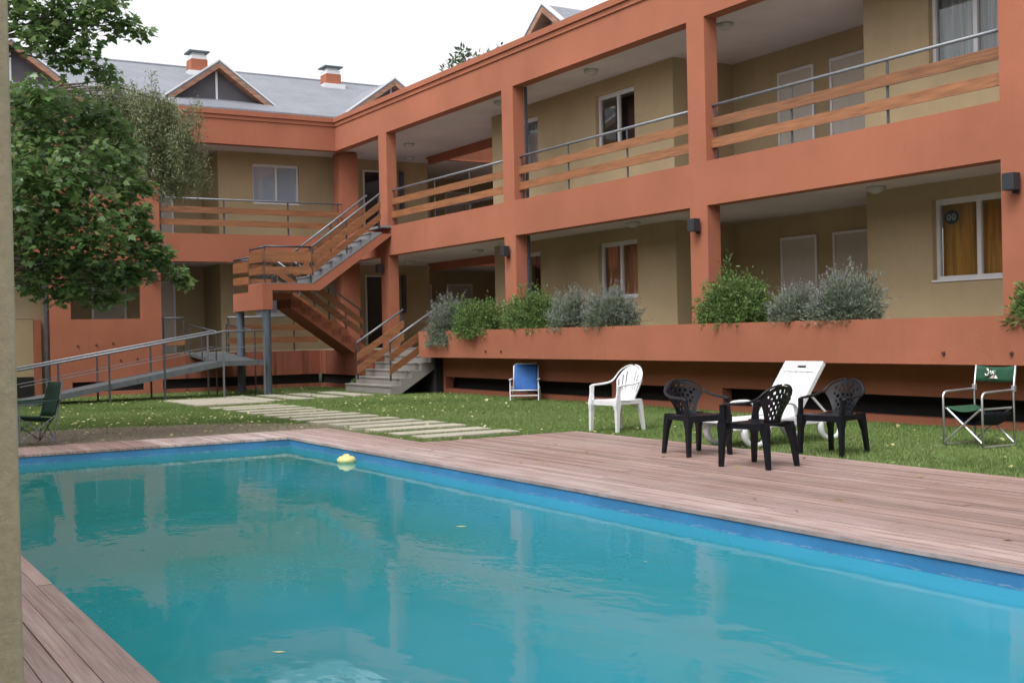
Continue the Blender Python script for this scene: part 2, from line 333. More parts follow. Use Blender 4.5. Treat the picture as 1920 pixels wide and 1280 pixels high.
def frames(d, roll, up=None):
    """rotation matrices whose Y axis is d; roll about it"""
    d = d/np.linalg.norm(d, axis=1, keepdims=True); h = np.tile([0.0, 0, 1.0], (len(d), 1)); par = np.abs(d[:, 2]) > 0.97; h[par] = [1, 0, 0]
    x = np.cross(d, h); x /= np.linalg.norm(x, axis=1, keepdims=True); z = np.cross(x, d)
    c, s = np.cos(roll)[:, None], np.sin(roll)[:, None]
    x2 = x*c+z*s; z2 = -x*s+z*c
    return np.stack([x2, d, z2], axis=2)
def copy_tree(o, parent=None):
    c = o.copy(); COL.objects.link(c)
    if parent: c.parent = parent
    for ch in list(o.children): copy_tree(ch, c)
    return c
# ------------------------------------------------------------------ ground, deck, pool, path
PX0, PX1, PY0, PY1, WZ = -15.45, 3.0, 1.2, 5.75, -0.128
GZ = -0.04
g = MB(); E_ = 160
g.v = [(-E_, -E_, GZ), (E_, -E_, GZ), (E_, E_, GZ), (-E_, E_, GZ), (PX0-.1, PY0-.1, GZ), (PX1+.1, PY0-.1, GZ), (PX1+.1, PY1+.1, GZ), (PX0-.1, PY1+.1, GZ)]
g.f = [(0, 1, 5, 4), (1, 2, 6, 5), (2, 3, 7, 6), (3, 0, 4, 7)]
tag(g.build('ground', 'lawn_soil'), kind='structure')
pool = empty('swimming_pool', (-6, 3.5, -1.5)); tag(pool, kind='structure')
t_ = 0.15; ZT = -0.036
B('pool_wall', PX0-t_, PX0, PY0-t_, PY1+t_, -1.6, ZT, 'pool_paint', pool); B('pool_wall', PX1, PX1+t_, PY0-t_, PY1+t_, -1.6, ZT, 'pool_paint', pool)
B('pool_wall', PX0, PX1, PY0-t_, PY0, -1.6, ZT, 'pool_paint', pool); B('pool_wall', PX0, PX1, PY1, PY1+t_, -1.6, ZT, 'pool_paint', pool)
MB().prism([(PX0, -1.62), (PX1, -1.62), (PX1, -0.85), (-8, -0.95), (PX0, -1.45)], 'y', PY0, PY1).build('pool_floor', 'pool_paint', pool)
for i, (dx, z) in enumerate(((0.30, -0.19), (0.62, -0.36), (0.95, -0.56), (1.3, -0.78))): B('pool_step', PX0, PX0+dx, PY0, PY1-0.45, z-0.2, z, 'pool_paint', pool, bevel=0.02)
wv = MB(); wv.v = [(PX0, PY0, WZ), (PX1, PY0, WZ), (PX1, PY1, WZ), (PX0, PY1, WZ)]; wv.f = [(0, 1, 2, 3)]
tag(wv.build('water', 'water'), kind='structure')
deck = empty('pool_deck', (-9, 7.5, -0.04)); tag(deck, kind='structure')
# dark joists and lining under the boards
for (a, b, c, d) in ((-13.4, 3.0, PY1+0.02, 9.12), (-16.6, -13.4, PY1+0.02, 6.72), (-16.6, PX0-.02, -2.0, PY1+0.02), (PX0-.02, 3.0, -2.0, PY0-0.02)):
    B('deck_lining', a, b, c, d, -0.037, -0.031, 'soil', deck)
PW = 0.102
def planks(x0, x1, y0, y1, lens, jx=0.0):
    y = y0
    while y < y1-0.03:
        ye = min(y+PW, y1); x = x0-(random.uniform(0, jx) if jx else 0); first = True
        while x < x1-0.05:
            L = random.choice(lens)
            xe = min(x+L, x1) if not first or not jx else min(x+random.uniform(0.4, 1)*L, x1)
            if x1-xe < 0.5: xe = x1
            first = False
            dz = random.uniform(-0.003, 0.002); z0 = -0.03
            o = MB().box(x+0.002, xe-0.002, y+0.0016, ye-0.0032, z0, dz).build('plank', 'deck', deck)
            o.rotation_euler = (random.gauss(0, 0.006), 0, random.gauss(0, 0.0006)); x = xe
        y += PW
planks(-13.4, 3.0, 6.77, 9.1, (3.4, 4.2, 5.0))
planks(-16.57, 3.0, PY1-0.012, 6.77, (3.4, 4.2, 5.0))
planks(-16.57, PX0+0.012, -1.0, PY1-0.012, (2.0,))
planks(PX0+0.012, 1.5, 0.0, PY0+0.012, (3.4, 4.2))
path = empty('path', (-20, 8, GZ)); tag(path, kind='structure')
xs = [-14.2+(-0.757)*i for i in range(13)]
for x in xs:
    B('paving_slab', x-0.2+random.uniform(-.02, .02), x+0.2+random.uniform(-.02, .02), 7.1+random.uniform(-.04, .04), 8.56+random.uniform(-.04, .04), GZ-0.03, 0.0+random.uniform(-.006, .004), 'slab', path, bevel=0.006)
B('paving_slab', -27.0, -24.35, 7.1, 8.62, GZ-0.03, 0.004, 'slab', path, bevel=0.006)
for k, y in enumerate((8.95, 9.72, 10.48, 11.25)):
    B('paving_slab', -27.65+k*0.02, -24.9-k*0.1, y-0.22, y+0.22, GZ-0.03, 0.0+random.uniform(-.006, .004), 'slab', path, bevel=0.006)
# ------------------------------------------------------------------ the apartment building
BL = thing('apartment_building', 'two-storey orange and beige apartment building wrapping the pool garden', 'building', (-20, 15, GZ))
YF, XF = 13.3, -31.5            # facade planes of the two wings
CD = 0.28                       # column depth
Z0, BB, BT, FB, FT = 1.0, 3.45, 4.2, 6.65, 7.57
XE = 2.0                        # where the right wing ends, out of view
cols_x = [(-28.6, -28.12), (-22.22, -21.75), (-15.95, -15.49), (-9.77, -9.30), (-3.5, -3.03)]
# beams and fascia of the right wing
B('beam', XF-0.3, XE, YF, YF+CD, BB, BT, 'orange', BL); B('fascia', XF-0.3, XE, YF, YF+CD, FB, 7.33, 'orange', BL)
B('cornice', XF-0.3, XE, YF-0.03, YF+CD, 7.33, 7.44, 'orange', BL); B('cornice', XF-0.3, XE, YF-0.07, YF+CD, 7.44, FT, 'orange', BL)
for a, b in cols_x:
    B('column', a, b, YF, YF+CD, BT, FB, 'orange', BL); B('column', a, b, YF, YF+CD, Z0-0.2, BB, 'orange', BL)
# left wing
YL = 5.5; LY = 0.4
B('beam', XF-CD, XF, LY, YF, BB, BT, 'orange', BL); B('fascia', XF-CD, XF, LY, YF, FB, 7.33, 'orange', BL)
B('cornice', XF-CD, XF+0.03, LY, YF-0.03, 7.33, 7.44, 'orange', BL); B('cornice', XF-CD, XF+0.07, LY, YF-0.07, 7.44, FT, 'orange', BL)
cols_y = [(YL, 6.0), (7.79, 8.28)]
for a, b in cols_y:
    B('column', XF-CD, XF, a, b, BT, FB, 'orange', BL); B('column', XF-CD, XF, a, b, GZ, BB, 'orange', BL)
B('wall', XF-CD+0.003, XF-0.003, 6.0, 7.79, BT, 5.14, 'orange', BL); B('wall', XF-CD+0.003, XF-0.003, 6.0, 7.79, 0.34, 1.94, 'orange', BL)
B('wall', XF-CD+0.003, XF-0.003, 6.0, 7.79, GZ, 0.08, 'orange', BL)
B('column', XF-0.78, XF-0.28-0.0, 13.55, 14.1, BT, FB+0.02, 'orange', BL); B('column', XF-0.78, XF-0.28, 13.55, 14.1, Z0, BB+0.02, 'orange', BL)
# plinths with dark ventilation slots
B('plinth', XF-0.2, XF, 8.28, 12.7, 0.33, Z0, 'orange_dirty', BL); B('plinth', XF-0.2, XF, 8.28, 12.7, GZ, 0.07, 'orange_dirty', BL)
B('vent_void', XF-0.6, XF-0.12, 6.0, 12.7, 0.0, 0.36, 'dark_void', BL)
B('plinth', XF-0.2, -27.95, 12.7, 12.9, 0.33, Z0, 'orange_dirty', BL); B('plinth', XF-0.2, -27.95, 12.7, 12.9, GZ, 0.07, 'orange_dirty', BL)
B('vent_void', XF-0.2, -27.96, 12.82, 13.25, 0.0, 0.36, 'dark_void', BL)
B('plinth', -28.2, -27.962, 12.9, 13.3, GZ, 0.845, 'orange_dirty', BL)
B('vent_void', -27.96, -25.2, 13.1, 13.28, GZ, 0.845, 'dark_void', BL); B('floor_slab', -27.96, -25.26, 13.1, 13.297, 0.85, Z0-0.01, 'concrete', BL)
mb = MB(); piers = [(-25.3, -24.6), (-21.8, -21.2), (-18.6, -18.05), (-15.9, -15.4), (-12.7, -12.6), (-9.35, -8.6), (-3.5, -3.0)]
px = -25.25
holes = [(-25.1, -22.05, 0.07, 0.35), (-21.4, -18.35, 0.07, 0.35), (-17.9, -15.85, 0.07, 0.35), (-15.2, -9.35, 0.07, 0.36), (-8.9, -3.6, 0.07, 0.36)]
cells('y', YF, YF+0.2, -25.9, XE, GZ, Z0-0.155, holes).build('plinth', 'orange', BL)
B('vent_void', -25.25, XE, YF+0.32, YF+0.9, -0.03, 0.6, 'dark_void', BL)
# floors, ceilings
B('floor_slab', -36.5, XE, YF+0.003, 22, Z0-0.15, Z0, 'slab', BL); B('floor_slab', -36.5, XF-CD-0.003, YL, 8.28, Z0-0.15, Z0, 'slab', BL); B('floor_slab', -36.5, XF-0.01, 8.28, YF-0.003, Z0-0.15, Z0+0.003, 'slab', BL)
B('floor_slab', XF-0.003, -27.96, 12.72, YF-0.003, Z0-0.15, Z0+0.004, 'slab', BL)
for zc, zf in ((BB+0.05, BT-0.02), (FB+0.05, FT-0.25)):
    B('ceiling', -25.3, XE, YF+CD, 22, zc, zf, 'ceiling', BL); B('ceiling', -31.8, -25.3, YF+CD, 16.4, zc, zf, 'ceiling', BL)
    B('ceiling', -36.5, -31.8, YF+CD, 22, zc, zf, 'ceiling', BL); B('ceiling', -36.5, XF-CD, LY, YF+CD, zc, zf, 'ceiling', BL)
    B('ceiling', XF-CD, -31.2, YF+CD-0.001, YF+CD+0.001, zc+.1, zf-.1, 'ceiling', BL)
    # orange downstand round the patio opening
    B('beam', -31.8, -25.3, 16.4, 16.55, zc-0.22, zf+0.45, 'orange', BL); B('beam', -31.95, -31.8, 16.4, 21.5, zc-0.05, zf+0.45, 'orange', BL); B('beam', -31.8, -25.3, 21.35, 21.5, zc-0.22, zf+0.45, 'orange', BL)
# ------- windows, doors, railings as parts
def window(ax, p, a0, a1, z0, z1, back, sgn, mull=0.5, curtain_gap=None):
    """ax: normal axis; p: wall face; sgn: outward direction of the face"""
    r = empty('window', ((a0+a1)/2, p, z0) if ax == 'y' else (p, (a0+a1)/2, z0), BL)
    def bx(name, a, b, d0, d1, c, d, mat, bev=0.0):
        q0, q1 = p-sgn*d0, p-sgn*d1
        return B(name, a, b, q0, q1, c, d, mat, r, bev) if ax == 'y' else B(name, q0, q1, a, b, c, d, mat, r, bev)
    m = a0+(a1-a0)*mull; e = 0.055
    bx('frame', a0, a0+e, 0.09, 0.16, z0, z1, 'white_paint'); bx('frame', a1-e, a1, 0.09, 0.16, z0, z1, 'white_paint')
    bx('frame', a0+e, a1-e, 0.09, 0.16, z0, z0+e, 'white_paint'); bx('frame', a0+e, a1-e, 0.09, 0.16, z1-e*1.6, z1, 'white_paint')
    bx('mullion', m-0.035, m+0.035, 0.095, 0.155, z0+e, z1-e*1.6, 'white_paint')
    bx('sill', a0-0.01, a1+0.01, -0.025, 0.088, z0-0.03, z0-0.002, 'white_paint')
    bx('pane', a0+e, m-0.035, 0.125, 0.131, z0+e, z1-e*1.6, 'glass'); bx('pane', m+0.035, a1-e, 0.135, 0.141, z0+e, z1-e*1.6, 'glass')
    if back.startswith('curtain'):
        mb = MB(); n = 60; d = 0.24
        for i in range(n+1):
            a = a0+(a1-a0)*i/n; dd = d+0.022*math.sin(i*0.95+math.sin(i*0.21)*2); q = p-sgn*dd
            for z in (z0, z1): mb.v.append((a, q, z) if ax == 'y' else (q, a, z))
        mb.f = [(2*i, 2*i+2, 2*i+3, 2*i+1) for i in range(n)]; mb.build('curtain', back, r, smooth=True)
        bx('room_back', a0-0.1, a1+0.1, 0.40, 0.42, z0-0.1, z1+0.1, 'dark_room')
    elif back == 'shutter': bx('roller_blind', a0, a1, 0.165, 0.175, z0, z1, 'shutter')
    else:
        bx('room_back', a0-0.3, a1+0.3, 0.9, 0.92, z0-0.3, z1+0.3, 'dark_room')
        bx('curtain', a1-0.34, a1, 0.26, 0.29, z0, z1, 'curtain_grey')
    return r
def door(ax, p, a0, a1, z0, z1, sgn, mat='door_paint'):
    r = empty('door', ((a0+a1)/2, p, z0) if ax == 'y' else (p, (a0+a1)/2, z0), BL)
    def bx(name, a, b, d0, d1, c, d, mt, bev=0.0):
        q0, q1 = p-sgn*d0, p-sgn*d1
        return B(name, a, b, q0, q1, c, d, mt, r, bev) if ax == 'y' else B(name, q0, q1, a, b, c, d, mt, r, bev)
    bx('door_leaf', a0+0.05, a1-0.05, -0.012, 0.0, z0+0.01, z1-0.05, mat)
    bx('door_frame', a0, a0+0.05, -0.03, 0.0, z0, z1, 'metal_trim'); bx('door_frame', a1-0.05, a1, -0.03, 0.0, z0, z1, 'metal_trim'); bx('door_frame', a0+0.05, a1-0.05, -0.03, 0.0, z1-0.05, z1, 'metal_trim')
    bx('handle', a1-0.16, a1-0.10, -0.05, -0.013, z0+0.98, z0+1.02, 'steel'); return r
WY, RY = 14.85, 16.4
lev = ((Z0, BB+0.05), (BT-0.02, FB+0.05))
for li, (zf, zc) in enumerate(lev):
    wz0, wz1 = (2.06, 3.24) if li == 0 else (5.28, 6.40)
    hA = [(-20.88, -19.5, wz0, wz1), (-24.55, -23.2, wz0, wz1)]
    cells('y', WY, WY+0.2, -25.3, -18.25, zf, zc, hA).build('wall', 'beige', BL)
    B('wall', -18.25-0.2, -18.25, WY+0.2, RY, zf, zc, 'beige', BL); B('wall', -25.3, -25.1, WY+0.2, 22, zf, zc, 'beige', BL)
    B('wall', -18.25, -13.4, RY, RY+0.2, zf, zc, 'beige', BL)
    hB = [(-12.12, -10.55, wz0-0.04, wz1), (-5.6, -4.2, wz0, wz1)]
    cells('y', WY, WY+0.2, -13.4, XE, zf, zc, hB).build('wall', 'beige', BL); B('wall', -13.4, -13.2, WY+0.2, RY, zf, zc, 'beige', BL)
    w1 = window('y', WY, -20.88, -19.5, wz0, wz1, 'curtain_tan' if li == 0 else 'dark', -1); window('y', WY, -24.55, -23.2, wz0, wz1, 'curtain_grey' if li else 'dark', -1)
    w3 = window('y', WY, -12.12, -10.55, wz0-0.04, wz1, 'curtain_orange' if li == 0 else 'curtain_grey', -1, mull=0.48)
    window('y', WY, -5.6, -4.2, wz0, wz1, 'curtain_grey', -1)
    if li == 0:
        q = (-11.86, WY+0.119, 3.02)
        MB().prism([(q[0]+0.13*math.cos(k*math.pi/10), q[2]-0.06+0.11*math.sin(k*math.pi/10)) for k in range(20)], 'y', q[1], q[1]+0.004).build('sticker', 'sticker', w3)
        for k in range(2): MB().tube([(q[0]-0.05+0.09*k+0.03*math.cos(a*math.pi/4), q[1]-0.003, q[2]-0.06+0.042*math.sin(a*math.pi/4)) for a in range(8)], 0.009, 5, closed=True, up=(0, 1, 0)).build('sticker_numeral', 'sticker_mark', w3)
    door('y', RY, -16.95, -16.0, zf, zf+2.08, -1); door('y', RY, -15.6, -14.65, zf, zf+2.08, -1)
    # left wing room block and recess
    XW, XR = -33.0, -34.6
    cells('x', XW-0.2, XW, 10.35, 17.0, zf, zc, [(11.36, 12.77, wz0-0.02, wz1)]).build('wall', 'beige', BL)
    B('wall', XR, XW-0.2, 10.35, 10.55, zf, zc, 'beige', BL); B('wall', XR-0.2, XR, LY, 10.35, zf, zc, 'beige', BL)
    B('wall', -36.2, XW-0.2, 16.8, 17.0, zf, zc, 'beige', BL); B('wall', -36.2, -36.0, 17.0, 22, zf, zc, 'beige', BL)
    B('wall', -36.0, -25.3, 21.8, 22.0, zf, zc, 'beige', BL)
    B('wall', XR, XF-CD, LY, LY+0.2, zf, zc, 'beige', BL)
    window('x', XW, 11.36, 12.77, wz0-0.02, wz1, 'shutter', 1, mull=0.52)
    door('x', XR, 7.15, 8.1, zf, zf+2.08, 1); door('x', XR, 8.55, 9.5, zf, zf+2.08, 1)
    gd = door('x', XW, 14.8, 15.55, zf, zf+2.2, 1, 'dark_room'); B('glass_panel', XW+0.014, XW+0.02, 14.87, 15.48, zf+0.2, zf+2.1, 'glass', gd)
    B('downpipe', XW+0.002, XW+0.1, 16.02, 16.14, zf+1.05, zf+2.2, 'rail_dark', BL)
    door('x', -36.0, 17.6, 18.6, zf, zf+2.08, 1); door('x', -36.0, 19.2, 20.2, zf, zf+2.08, 1)
def rail(ax, p, a0, a1, zf, posts, out, nb=2, hz=0.95):
    r = empty('railing', ((a0+a1)/2, p, zf) if ax == 'y' else (p, (a0+a1)/2, zf), BL)
    def bx(n, a, b, q0, q1, c, d, m): return B(n, a, b, q0, q1, c, d, m, r) if ax == 'y' else B(n, q0, q1, a, b, c, d, m, r)
    P = lambda a, z: (a, p, z) if ax == 'y' else (p, a, z)
    MB().tube([P(a0, zf+hz), P(a1, zf+hz)], 0.027, 8).build('handrail', 'steel', r, smooth=True)
    for a in posts: bx('post', a-0.022, a+0.022, p-0.006, p+0.006, zf, zf+hz-0.02, 'rail_dark')
    for k in range(nb):
        zb = zf+(0.225 if k == 0 else 0.565); bx('board', a0+0.006, a1-0.006, p+out*0.012, p+out*0.047, zb, zb+0.165, 'rail_wood')
    return r
YR = YF+0.16
rail('y', YR, -28.12, -22.22, BT, (-28.05, -25.75, -24.0, -22.3), -1); rail('y', YR, -21.75, -15.95, BT, (-21.68, -19.9, -17.92, -16.02), -1)
rail('y', YR, -15.49, -9.77, BT, (-15.42, -13.63, -11.72, -9.84), -1); rail('y', YR, -9.30, -3.5, BT, (-7.3, -5.4), -1)
XRl = XF-0.16
rail('x', XRl, 8.28, 13.55, BT, (8.35, 10.07, 11.9, 13.4), 1)
rail('x', XRl, 8.28, 8.92, Z0, (8.36, 8.9), 1, nb=1); rail('x', XRl, 10.1, 12.7, Z0, (10.12, 12.0), 1)
rail('y', 16.62, -31.7, -25.4, BT-0.02, (-31.6, -30.0, -28.9, -27.0), 1, nb=0, hz=0.92)
# wall lamps, ceiling lamps
def wlamp(x, y, z, ax):
    r = empty('wall_lamp', (x, y, z), BL)
    if ax == 'y': B('lamp_housing', x-0.085, x+0.085, y-0.19, y-0.04, z-0.11, z+0.11, 'lamp_black', r, 0.008); B('bracket', x-0.04, x+0.04, y-0.04, y, z-0.14, z+0.02, 'lamp_black', r)
    else: B('lamp_housing', x+0.04, x+0.19, y-0.085, y+0.085, z-0.11, z+0.11, 'lamp_black', r, 0.008); B('bracket', x, x+0.04, y-0.04, y+0.04, z-0.14, z+0.02, 'lamp_black', r)
for x in (-28.45, -22.03, -15.72, -9.54): wlamp(x, YF, 3.13, 'y')
wlamp(XF, 8.06, 3.06, 'x')
def clamp_(x, y, z): MB().lathe([(0.15, 0), (0.15, -0.03), (0.13, -0.05), (0.12, -0.07), (0.07, -0.10), (0.01, -0.11)], (x, y, z), 16).build('ceiling_lamp', 'lamp_glass', BL, smooth=True)
for x, y in ((-15.86, 14.1), (-19.88, 14.05), (-29.8, 14.8), (-23.5, 14.03), (-32.0, 15.9)): clamp_(x, y, FB+0.05)
for x, y in ((-12.8, 14.4), (-18.9, 14.3), (-26.3, 14.95), (-30.9, 15.3)): clamp_(x, y, BB+0.05)
B('downpipe', -21.745, -21.70, YF+CD+0.004, YF+CD+0.06, BT, FB, 'rail_dark', BL); B('downpipe', -21.745, -21.70, YF+CD+0.004, YF+CD+0.06, Z0, BB, 'rail_dark', BL)
# planter box in front of the right wing
pl = empty('planter', (-15, 12.95, 0.83), BL); YP = 12.68
B('planter_wall', -25.25, XE, YP, YP+0.1, 0.83, 1.44, 'orange', pl); B('planter_wall', -25.25, -25.13, YP+0.1, YF-0.004, 0.83, 1.44, 'orange', pl)
B('planter_bottom', -25.13, XE, YP+0.1, YF-0.004, 0.834, 0.93, 'orange', pl); B('soil', -25.13, XE, YP+0.1, YF-0.004, 0.93, 1.36, 'soil', pl)
B('planter_wall', -25.13, XE, YF-0.003, YF+0.15, Z0+0.003, 1.437, 'orange', pl)
for x in (-22.05, -21.4, -10.2, -9.2): MB().tube([(x, YP-0.03, 0.975), (x, YP+0.05, 0.985)], 0.022, 8).build('drain_spout', 'rust', pl)
for y, z in ((6.15, 1.27), (6.6, 1.29), (7.02, 1.32), (7.63, 0.9), (7.2, 0.88)): MB().tube([(XF-0.02, y, z), (XF+0.03, y, z-0.01)], 0.022, 8).build('drain_spout', 'rust', BL)
# ------- roofs
EX, RXr, EZ, RZ = -31.95, -39.5, 7.72, 10.44
def slab4(name, pts, th, mat, parent):
    mb = MB(); n = len(pts); mb.v = [tuple(p) for p in pts]+[(p[0], p[1], p[2]-th) for p in pts]
    mb.f = [tuple(range(n)), tuple(range(2*n-1, n-1, -1))]+[(i, i+n, (i+1) % n+n, (i+1) % n) for i in range(n)]
    return mb.build(name, mat, parent)
rf = empty('roof', (-36.5, 9, 7.5), BL)
slab4('roof_slope', [(EX, -1, EZ), (EX, 19.5, EZ), (RXr, 19.5, RZ), (RXr, -1, RZ)], 0.12, 'roof_slate', rf)
slab4('roof_slope', [(RXr, -1, RZ), (RXr, 19.5, RZ), (-47, 19.5, EZ), (-47, -1, EZ)], 0.12, 'roof_slate', rf)
MB().tube([(RXr, -1, RZ), (RXr, 19.5, RZ)], 0.06, 6).build('ridge_cap', 'roof_slate', rf)
slab4('roof_slope', [(-24.9, 13.85, EZ), (XE, 13.85, EZ), (XE, 18.0, EZ+0.44*4.15), (-24.9, 18.0, EZ+0.44*4.15)], 0.12, 'roof_slate', rf)
slab4('roof_slope', [(-24.9, 18.0, EZ+0.44*4.15), (XE, 18.0, EZ+0.44*4.15), (XE, 22.2, EZ), (-24.9, 22.2, EZ)], 0.12, 'roof_slate', rf)
def dormer(front, c, apex, hw, base, ax):
    """gable: front plane coordinate, centre along the facade, apex height, half width, base height"""
    d = empty('dormer', (front, c, base) if ax == 'x' else (c, front, base), BL); s = -1 if ax == 'x' else 1
    back = front+s*(apex-8.0)/0.36*1.05
    def T(a, dpt, z): return (dpt, a, z) if ax == 'x' else (a, dpt, z)
    sl_ = (apex-base)/hw; ov = 0.22
    for k in (-1, 1):
        pts = [T(c, front, apex), T(c+k*(hw+ov), front, base-ov*sl_), T(c+k*(hw+ov), back, base-ov*sl_), T(c, back, apex)]
        slab4('dormer_roof', pts if (k < 0) == (ax == 'x') else pts[::-1], 0.06, 'roof_slate', d)
        # barge board and pale metal edging on the rake
        def board(name, dz0, dz1, f0, f1, mat):
            mb = MB(); P = []
            for f in (f0, f1): P += [T(c, f, apex+dz0), T(c+k*(hw+ov), f, base-ov*sl_+dz0), T(c+k*(hw+ov), f, base-ov*sl_+dz1), T(c, f, apex+dz1)]
            mb.v = P; mb.f = [(0, 1, 2, 3), (7, 6, 5, 4), (0, 4, 5, 1), (1, 5, 6, 2), (2, 6, 7, 3), (3, 7, 4, 0)]; mb.build(name, mat, d)
        board('edge_trim', 0.004, 0.055, front-s*0.03, front+s*0.10, 'metal_trim'); board('barge_board', -0.20, -0.062, front-s*0.02, front+s*0.02, 'soffit_wood'); board('soffit', -0.20, -0.066, front+s*0.022, front+s*0.33, 'soffit_wood')
    fr = front+s*0.32; h2 = hw-0.14; pan = MB(); a2 = apex-0.205
    pan.v = [T(c-h2, fr, base-0.1), T(c+h2, fr, base-0.1), T(c, fr, a2), T(c-h2, fr+s*0.05, base-0.1), T(c+h2, fr+s*0.05, base-0.1), T(c, fr+s*0.05, a2)]
    pan.f = [(0, 1, 2), (5, 4, 3), (0, 3, 4, 1), (1, 4, 5, 2), (2, 5, 3, 0)]; pan.build('gable_panel', 'dark_panel', d)
    def bx(n, a, b, q0, q1, z0, z1, m): return B(n, q0, q1, a, b, z0, z1, m, d) if ax == 'x' else B(n, a, b, q0, q1, z0, z1, m, d)
    bx('mullion', c-0.03, c+0.03, fr-s*0.03, fr-s*0.002, base-0.05, a2-0.03, 'metal_trim'); bx('flashing', c-hw, c+hw, fr-s*0.12, fr-s*0.032, base-0.10, base-0.05, 'metal_trim')
for c in (4.97, 10.46, 15.95): dormer(-33.0, c, 9.24, 1.6, 8.09, 'x')
dormer(15.6, -24.05, 9.26, 1.6, 8.11, 'y'); dormer(15.6, -11.5, 9.26, 1.6, 8.11, 'y')
for y, zt in ((11.43, 10.46), (16.1, 10.42)):
    x = -38.4; ch = empty('chimney', (x, y, 9.6), BL); B('stack', x-0.27, x+0.27, y-0.27, y+0.27, 9.6, zt, 'orange', ch)
    B('collar', x-0.25, x+0.25, y-0.25, y+0.25, zt, zt+0.13, 'white_paint', ch); B('flue_gap', x-0.2, x+0.2, y-0.2, y+0.2, zt+0.13, zt+0.22, 'white_paint', ch)
    B('cap', x-0.33, x+0.33, y-0.33, y+0.33, zt+0.22, zt+0.27, 'post_blue', ch); B('flashing', x-0.38, x+0.38, y-0.38, y+0.38, 9.85, 10.06, 'metal_trim', ch)
# ------------------------------------------------------------------ outer staircase on two steel posts
ST = thing('staircase', 'orange concrete switchback stairs with wooden rails resting on two round steel posts', 'staircase', (-29, 11, GZ))
XA, XB, XC = -27.92, -28.98, -30.2
B('landing_beam', XB, XA, 9.8, 10.05, 2.06, 2.70, 'orange', ST); B('landing_beam', XC, XB, 9.8, 10.05, 2.06, 2.52, 'orange', ST)
B('landing', XB, XA, 10.05, 11.1, 2.53, 2.695, 'orange', ST); B('landing', XC, XB, 10.05, 10.95, 2.36, 2.515, 'orange', ST)
for (x, y) in ((-28.05, 9.93), (-30.05, 9.93)): MB().tube([(x, y, GZ), (x, y, 2.06)], 0.105, 20).build('post', 'post_blue', ST, smooth=False)
R_, T_ = 0.1875, 0.275
ff = MB().prism([(11.1, 2.53), (11.1, 2.70-0.02), (11.1+T_*7, 2.70+R_*7-0.02), (YF-0.004, 2.70+R_*7-0.02), (YF-0.004, 3.95), (11.1+0.2, 2.53)], 'x', XB, XA).build('flight', 'orange', ST)
for i in range(7):
    y = 11.1+T_*i; z = 2.70+R_*i
    MB().prism([(y, z-0.004), (y, z+R_-0.02), (y-0.02, z+R_-0.02), (y-0.02, z+R_+0.015), (y+T_, z+R_+0.015), (y+T_, z+R_-0.004)], 'x', XB-0.004, XA+0.008).build('step', 'tread', ST)
B('step', XB, XA+0.008, 11.1+T_*7, YF+0.002, BT-0.05, BT+0.01, 'tread', ST)
B('landing_tread', XB+0.01, XA-0.005, 9.82, 11.08, 2.70, 2.715, 'tread', ST)
x0l, x1l = XC+0.1, XB-0.08
MB().prism([(10.955, 2.12), (10.955, 2.5), (10.95+T_*8, 1.0), (10.95+T_*8, 0.86), (10.95+T_*6.6, 0.86)], 'x', x0l, x1l).build('flight', 'orange', ST)
for i in range(7):
    y = 10.95+T_*i; z = 2.5-R_*(i+1)
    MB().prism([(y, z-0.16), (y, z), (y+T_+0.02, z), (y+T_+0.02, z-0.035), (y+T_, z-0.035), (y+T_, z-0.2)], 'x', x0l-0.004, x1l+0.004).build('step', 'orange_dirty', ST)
def slope_rail(x, y0, z0, y1, z1, out, posts, parent, hz=0.9, bands=((0.22, 0.40), (0.52, 0.70)), ext=0.0):
    r = empty('railing', (x, (y0+y1)/2, (z0+z1)/2), parent); k = (z1-z0)/(y1-y0)
    MB().tube([(x, y0-ext, z0+hz-k*ext), (x, y1+ext, z1+hz+k*ext)], 0.026, 8).build('handrail', 'steel', r, smooth=True)
    for y in posts: z = z0+k*(y-y0); B('post', x-0.006, x+0.006, y-0.022, y+0.022, z+0.02, z+hz-0.015, 'rail_dark', r)
    for a, b in bands: MB().prism([(y0, z0+a), (y1, z1+a), (y1, z1+b), (y0, z0+b)], 'x', x+out*0.01, x+out*0.045).build('board', 'rail_wood', r)
slope_rail(XA-0.02, 11.1, 2.72, 13.0, 4.12, 1, (11.12, 12.05, 12.96), ST); slope_rail(XB+0.02, 11.1, 2.72, 13.0, 4.12, 1, (11.12, 12.05, 12.96), ST, ext=0.1)
slope_rail(x1l-0.02, 10.95, 2.5, 12.95, 1.12, 1, (11.0, 12.0, 12.9), ST); slope_rail(x0l+0.02, 10.95, 2.5, 12.95, 1.12, 1, (11.0, 12.0, 12.9), ST)
def flat_rail(ax, p, a0, a1, z, hz, posts, out, parent, bands=((0.22, 0.40), (0.52, 0.78))):
    r = empty('railing', (p, (a0+a1)/2, z) if ax == 'x' else ((a0+a1)/2, p, z), parent); P = lambda a, q: (p, a, q) if ax == 'x' else (a, p, q)
    MB().tube([P(a0, z+hz), P(a1, z+hz)], 0.026, 8).build('handrail', 'rail_dark', r, smooth=True)
    def bx(n, a, b, q0, q1, c, d, m): return B(n, q0, q1, a, b, c, d, m, r) if ax == 'x' else B(n, a, b, q0, q1, c, d, m, r)
    for a in posts: bx('post', a-0.02, a+0.02, p-0.006, p+0.006, z-0.02, z+hz, 'rail_dark')
    for q, b in bands: bx('board', a0+0.01, a1-0.01, p+out*0.01, p+out*0.04, z+q, z+b, 'rail_wood')
flat_rail('x', XA-0.02, 9.86, 11.08, 2.71, 0.9, (9.88, 11.06), 1, ST); flat_rail('y', 9.86, XB, XA-0.04, 2.71, 0.88, (XB+0.02,), -1, ST)
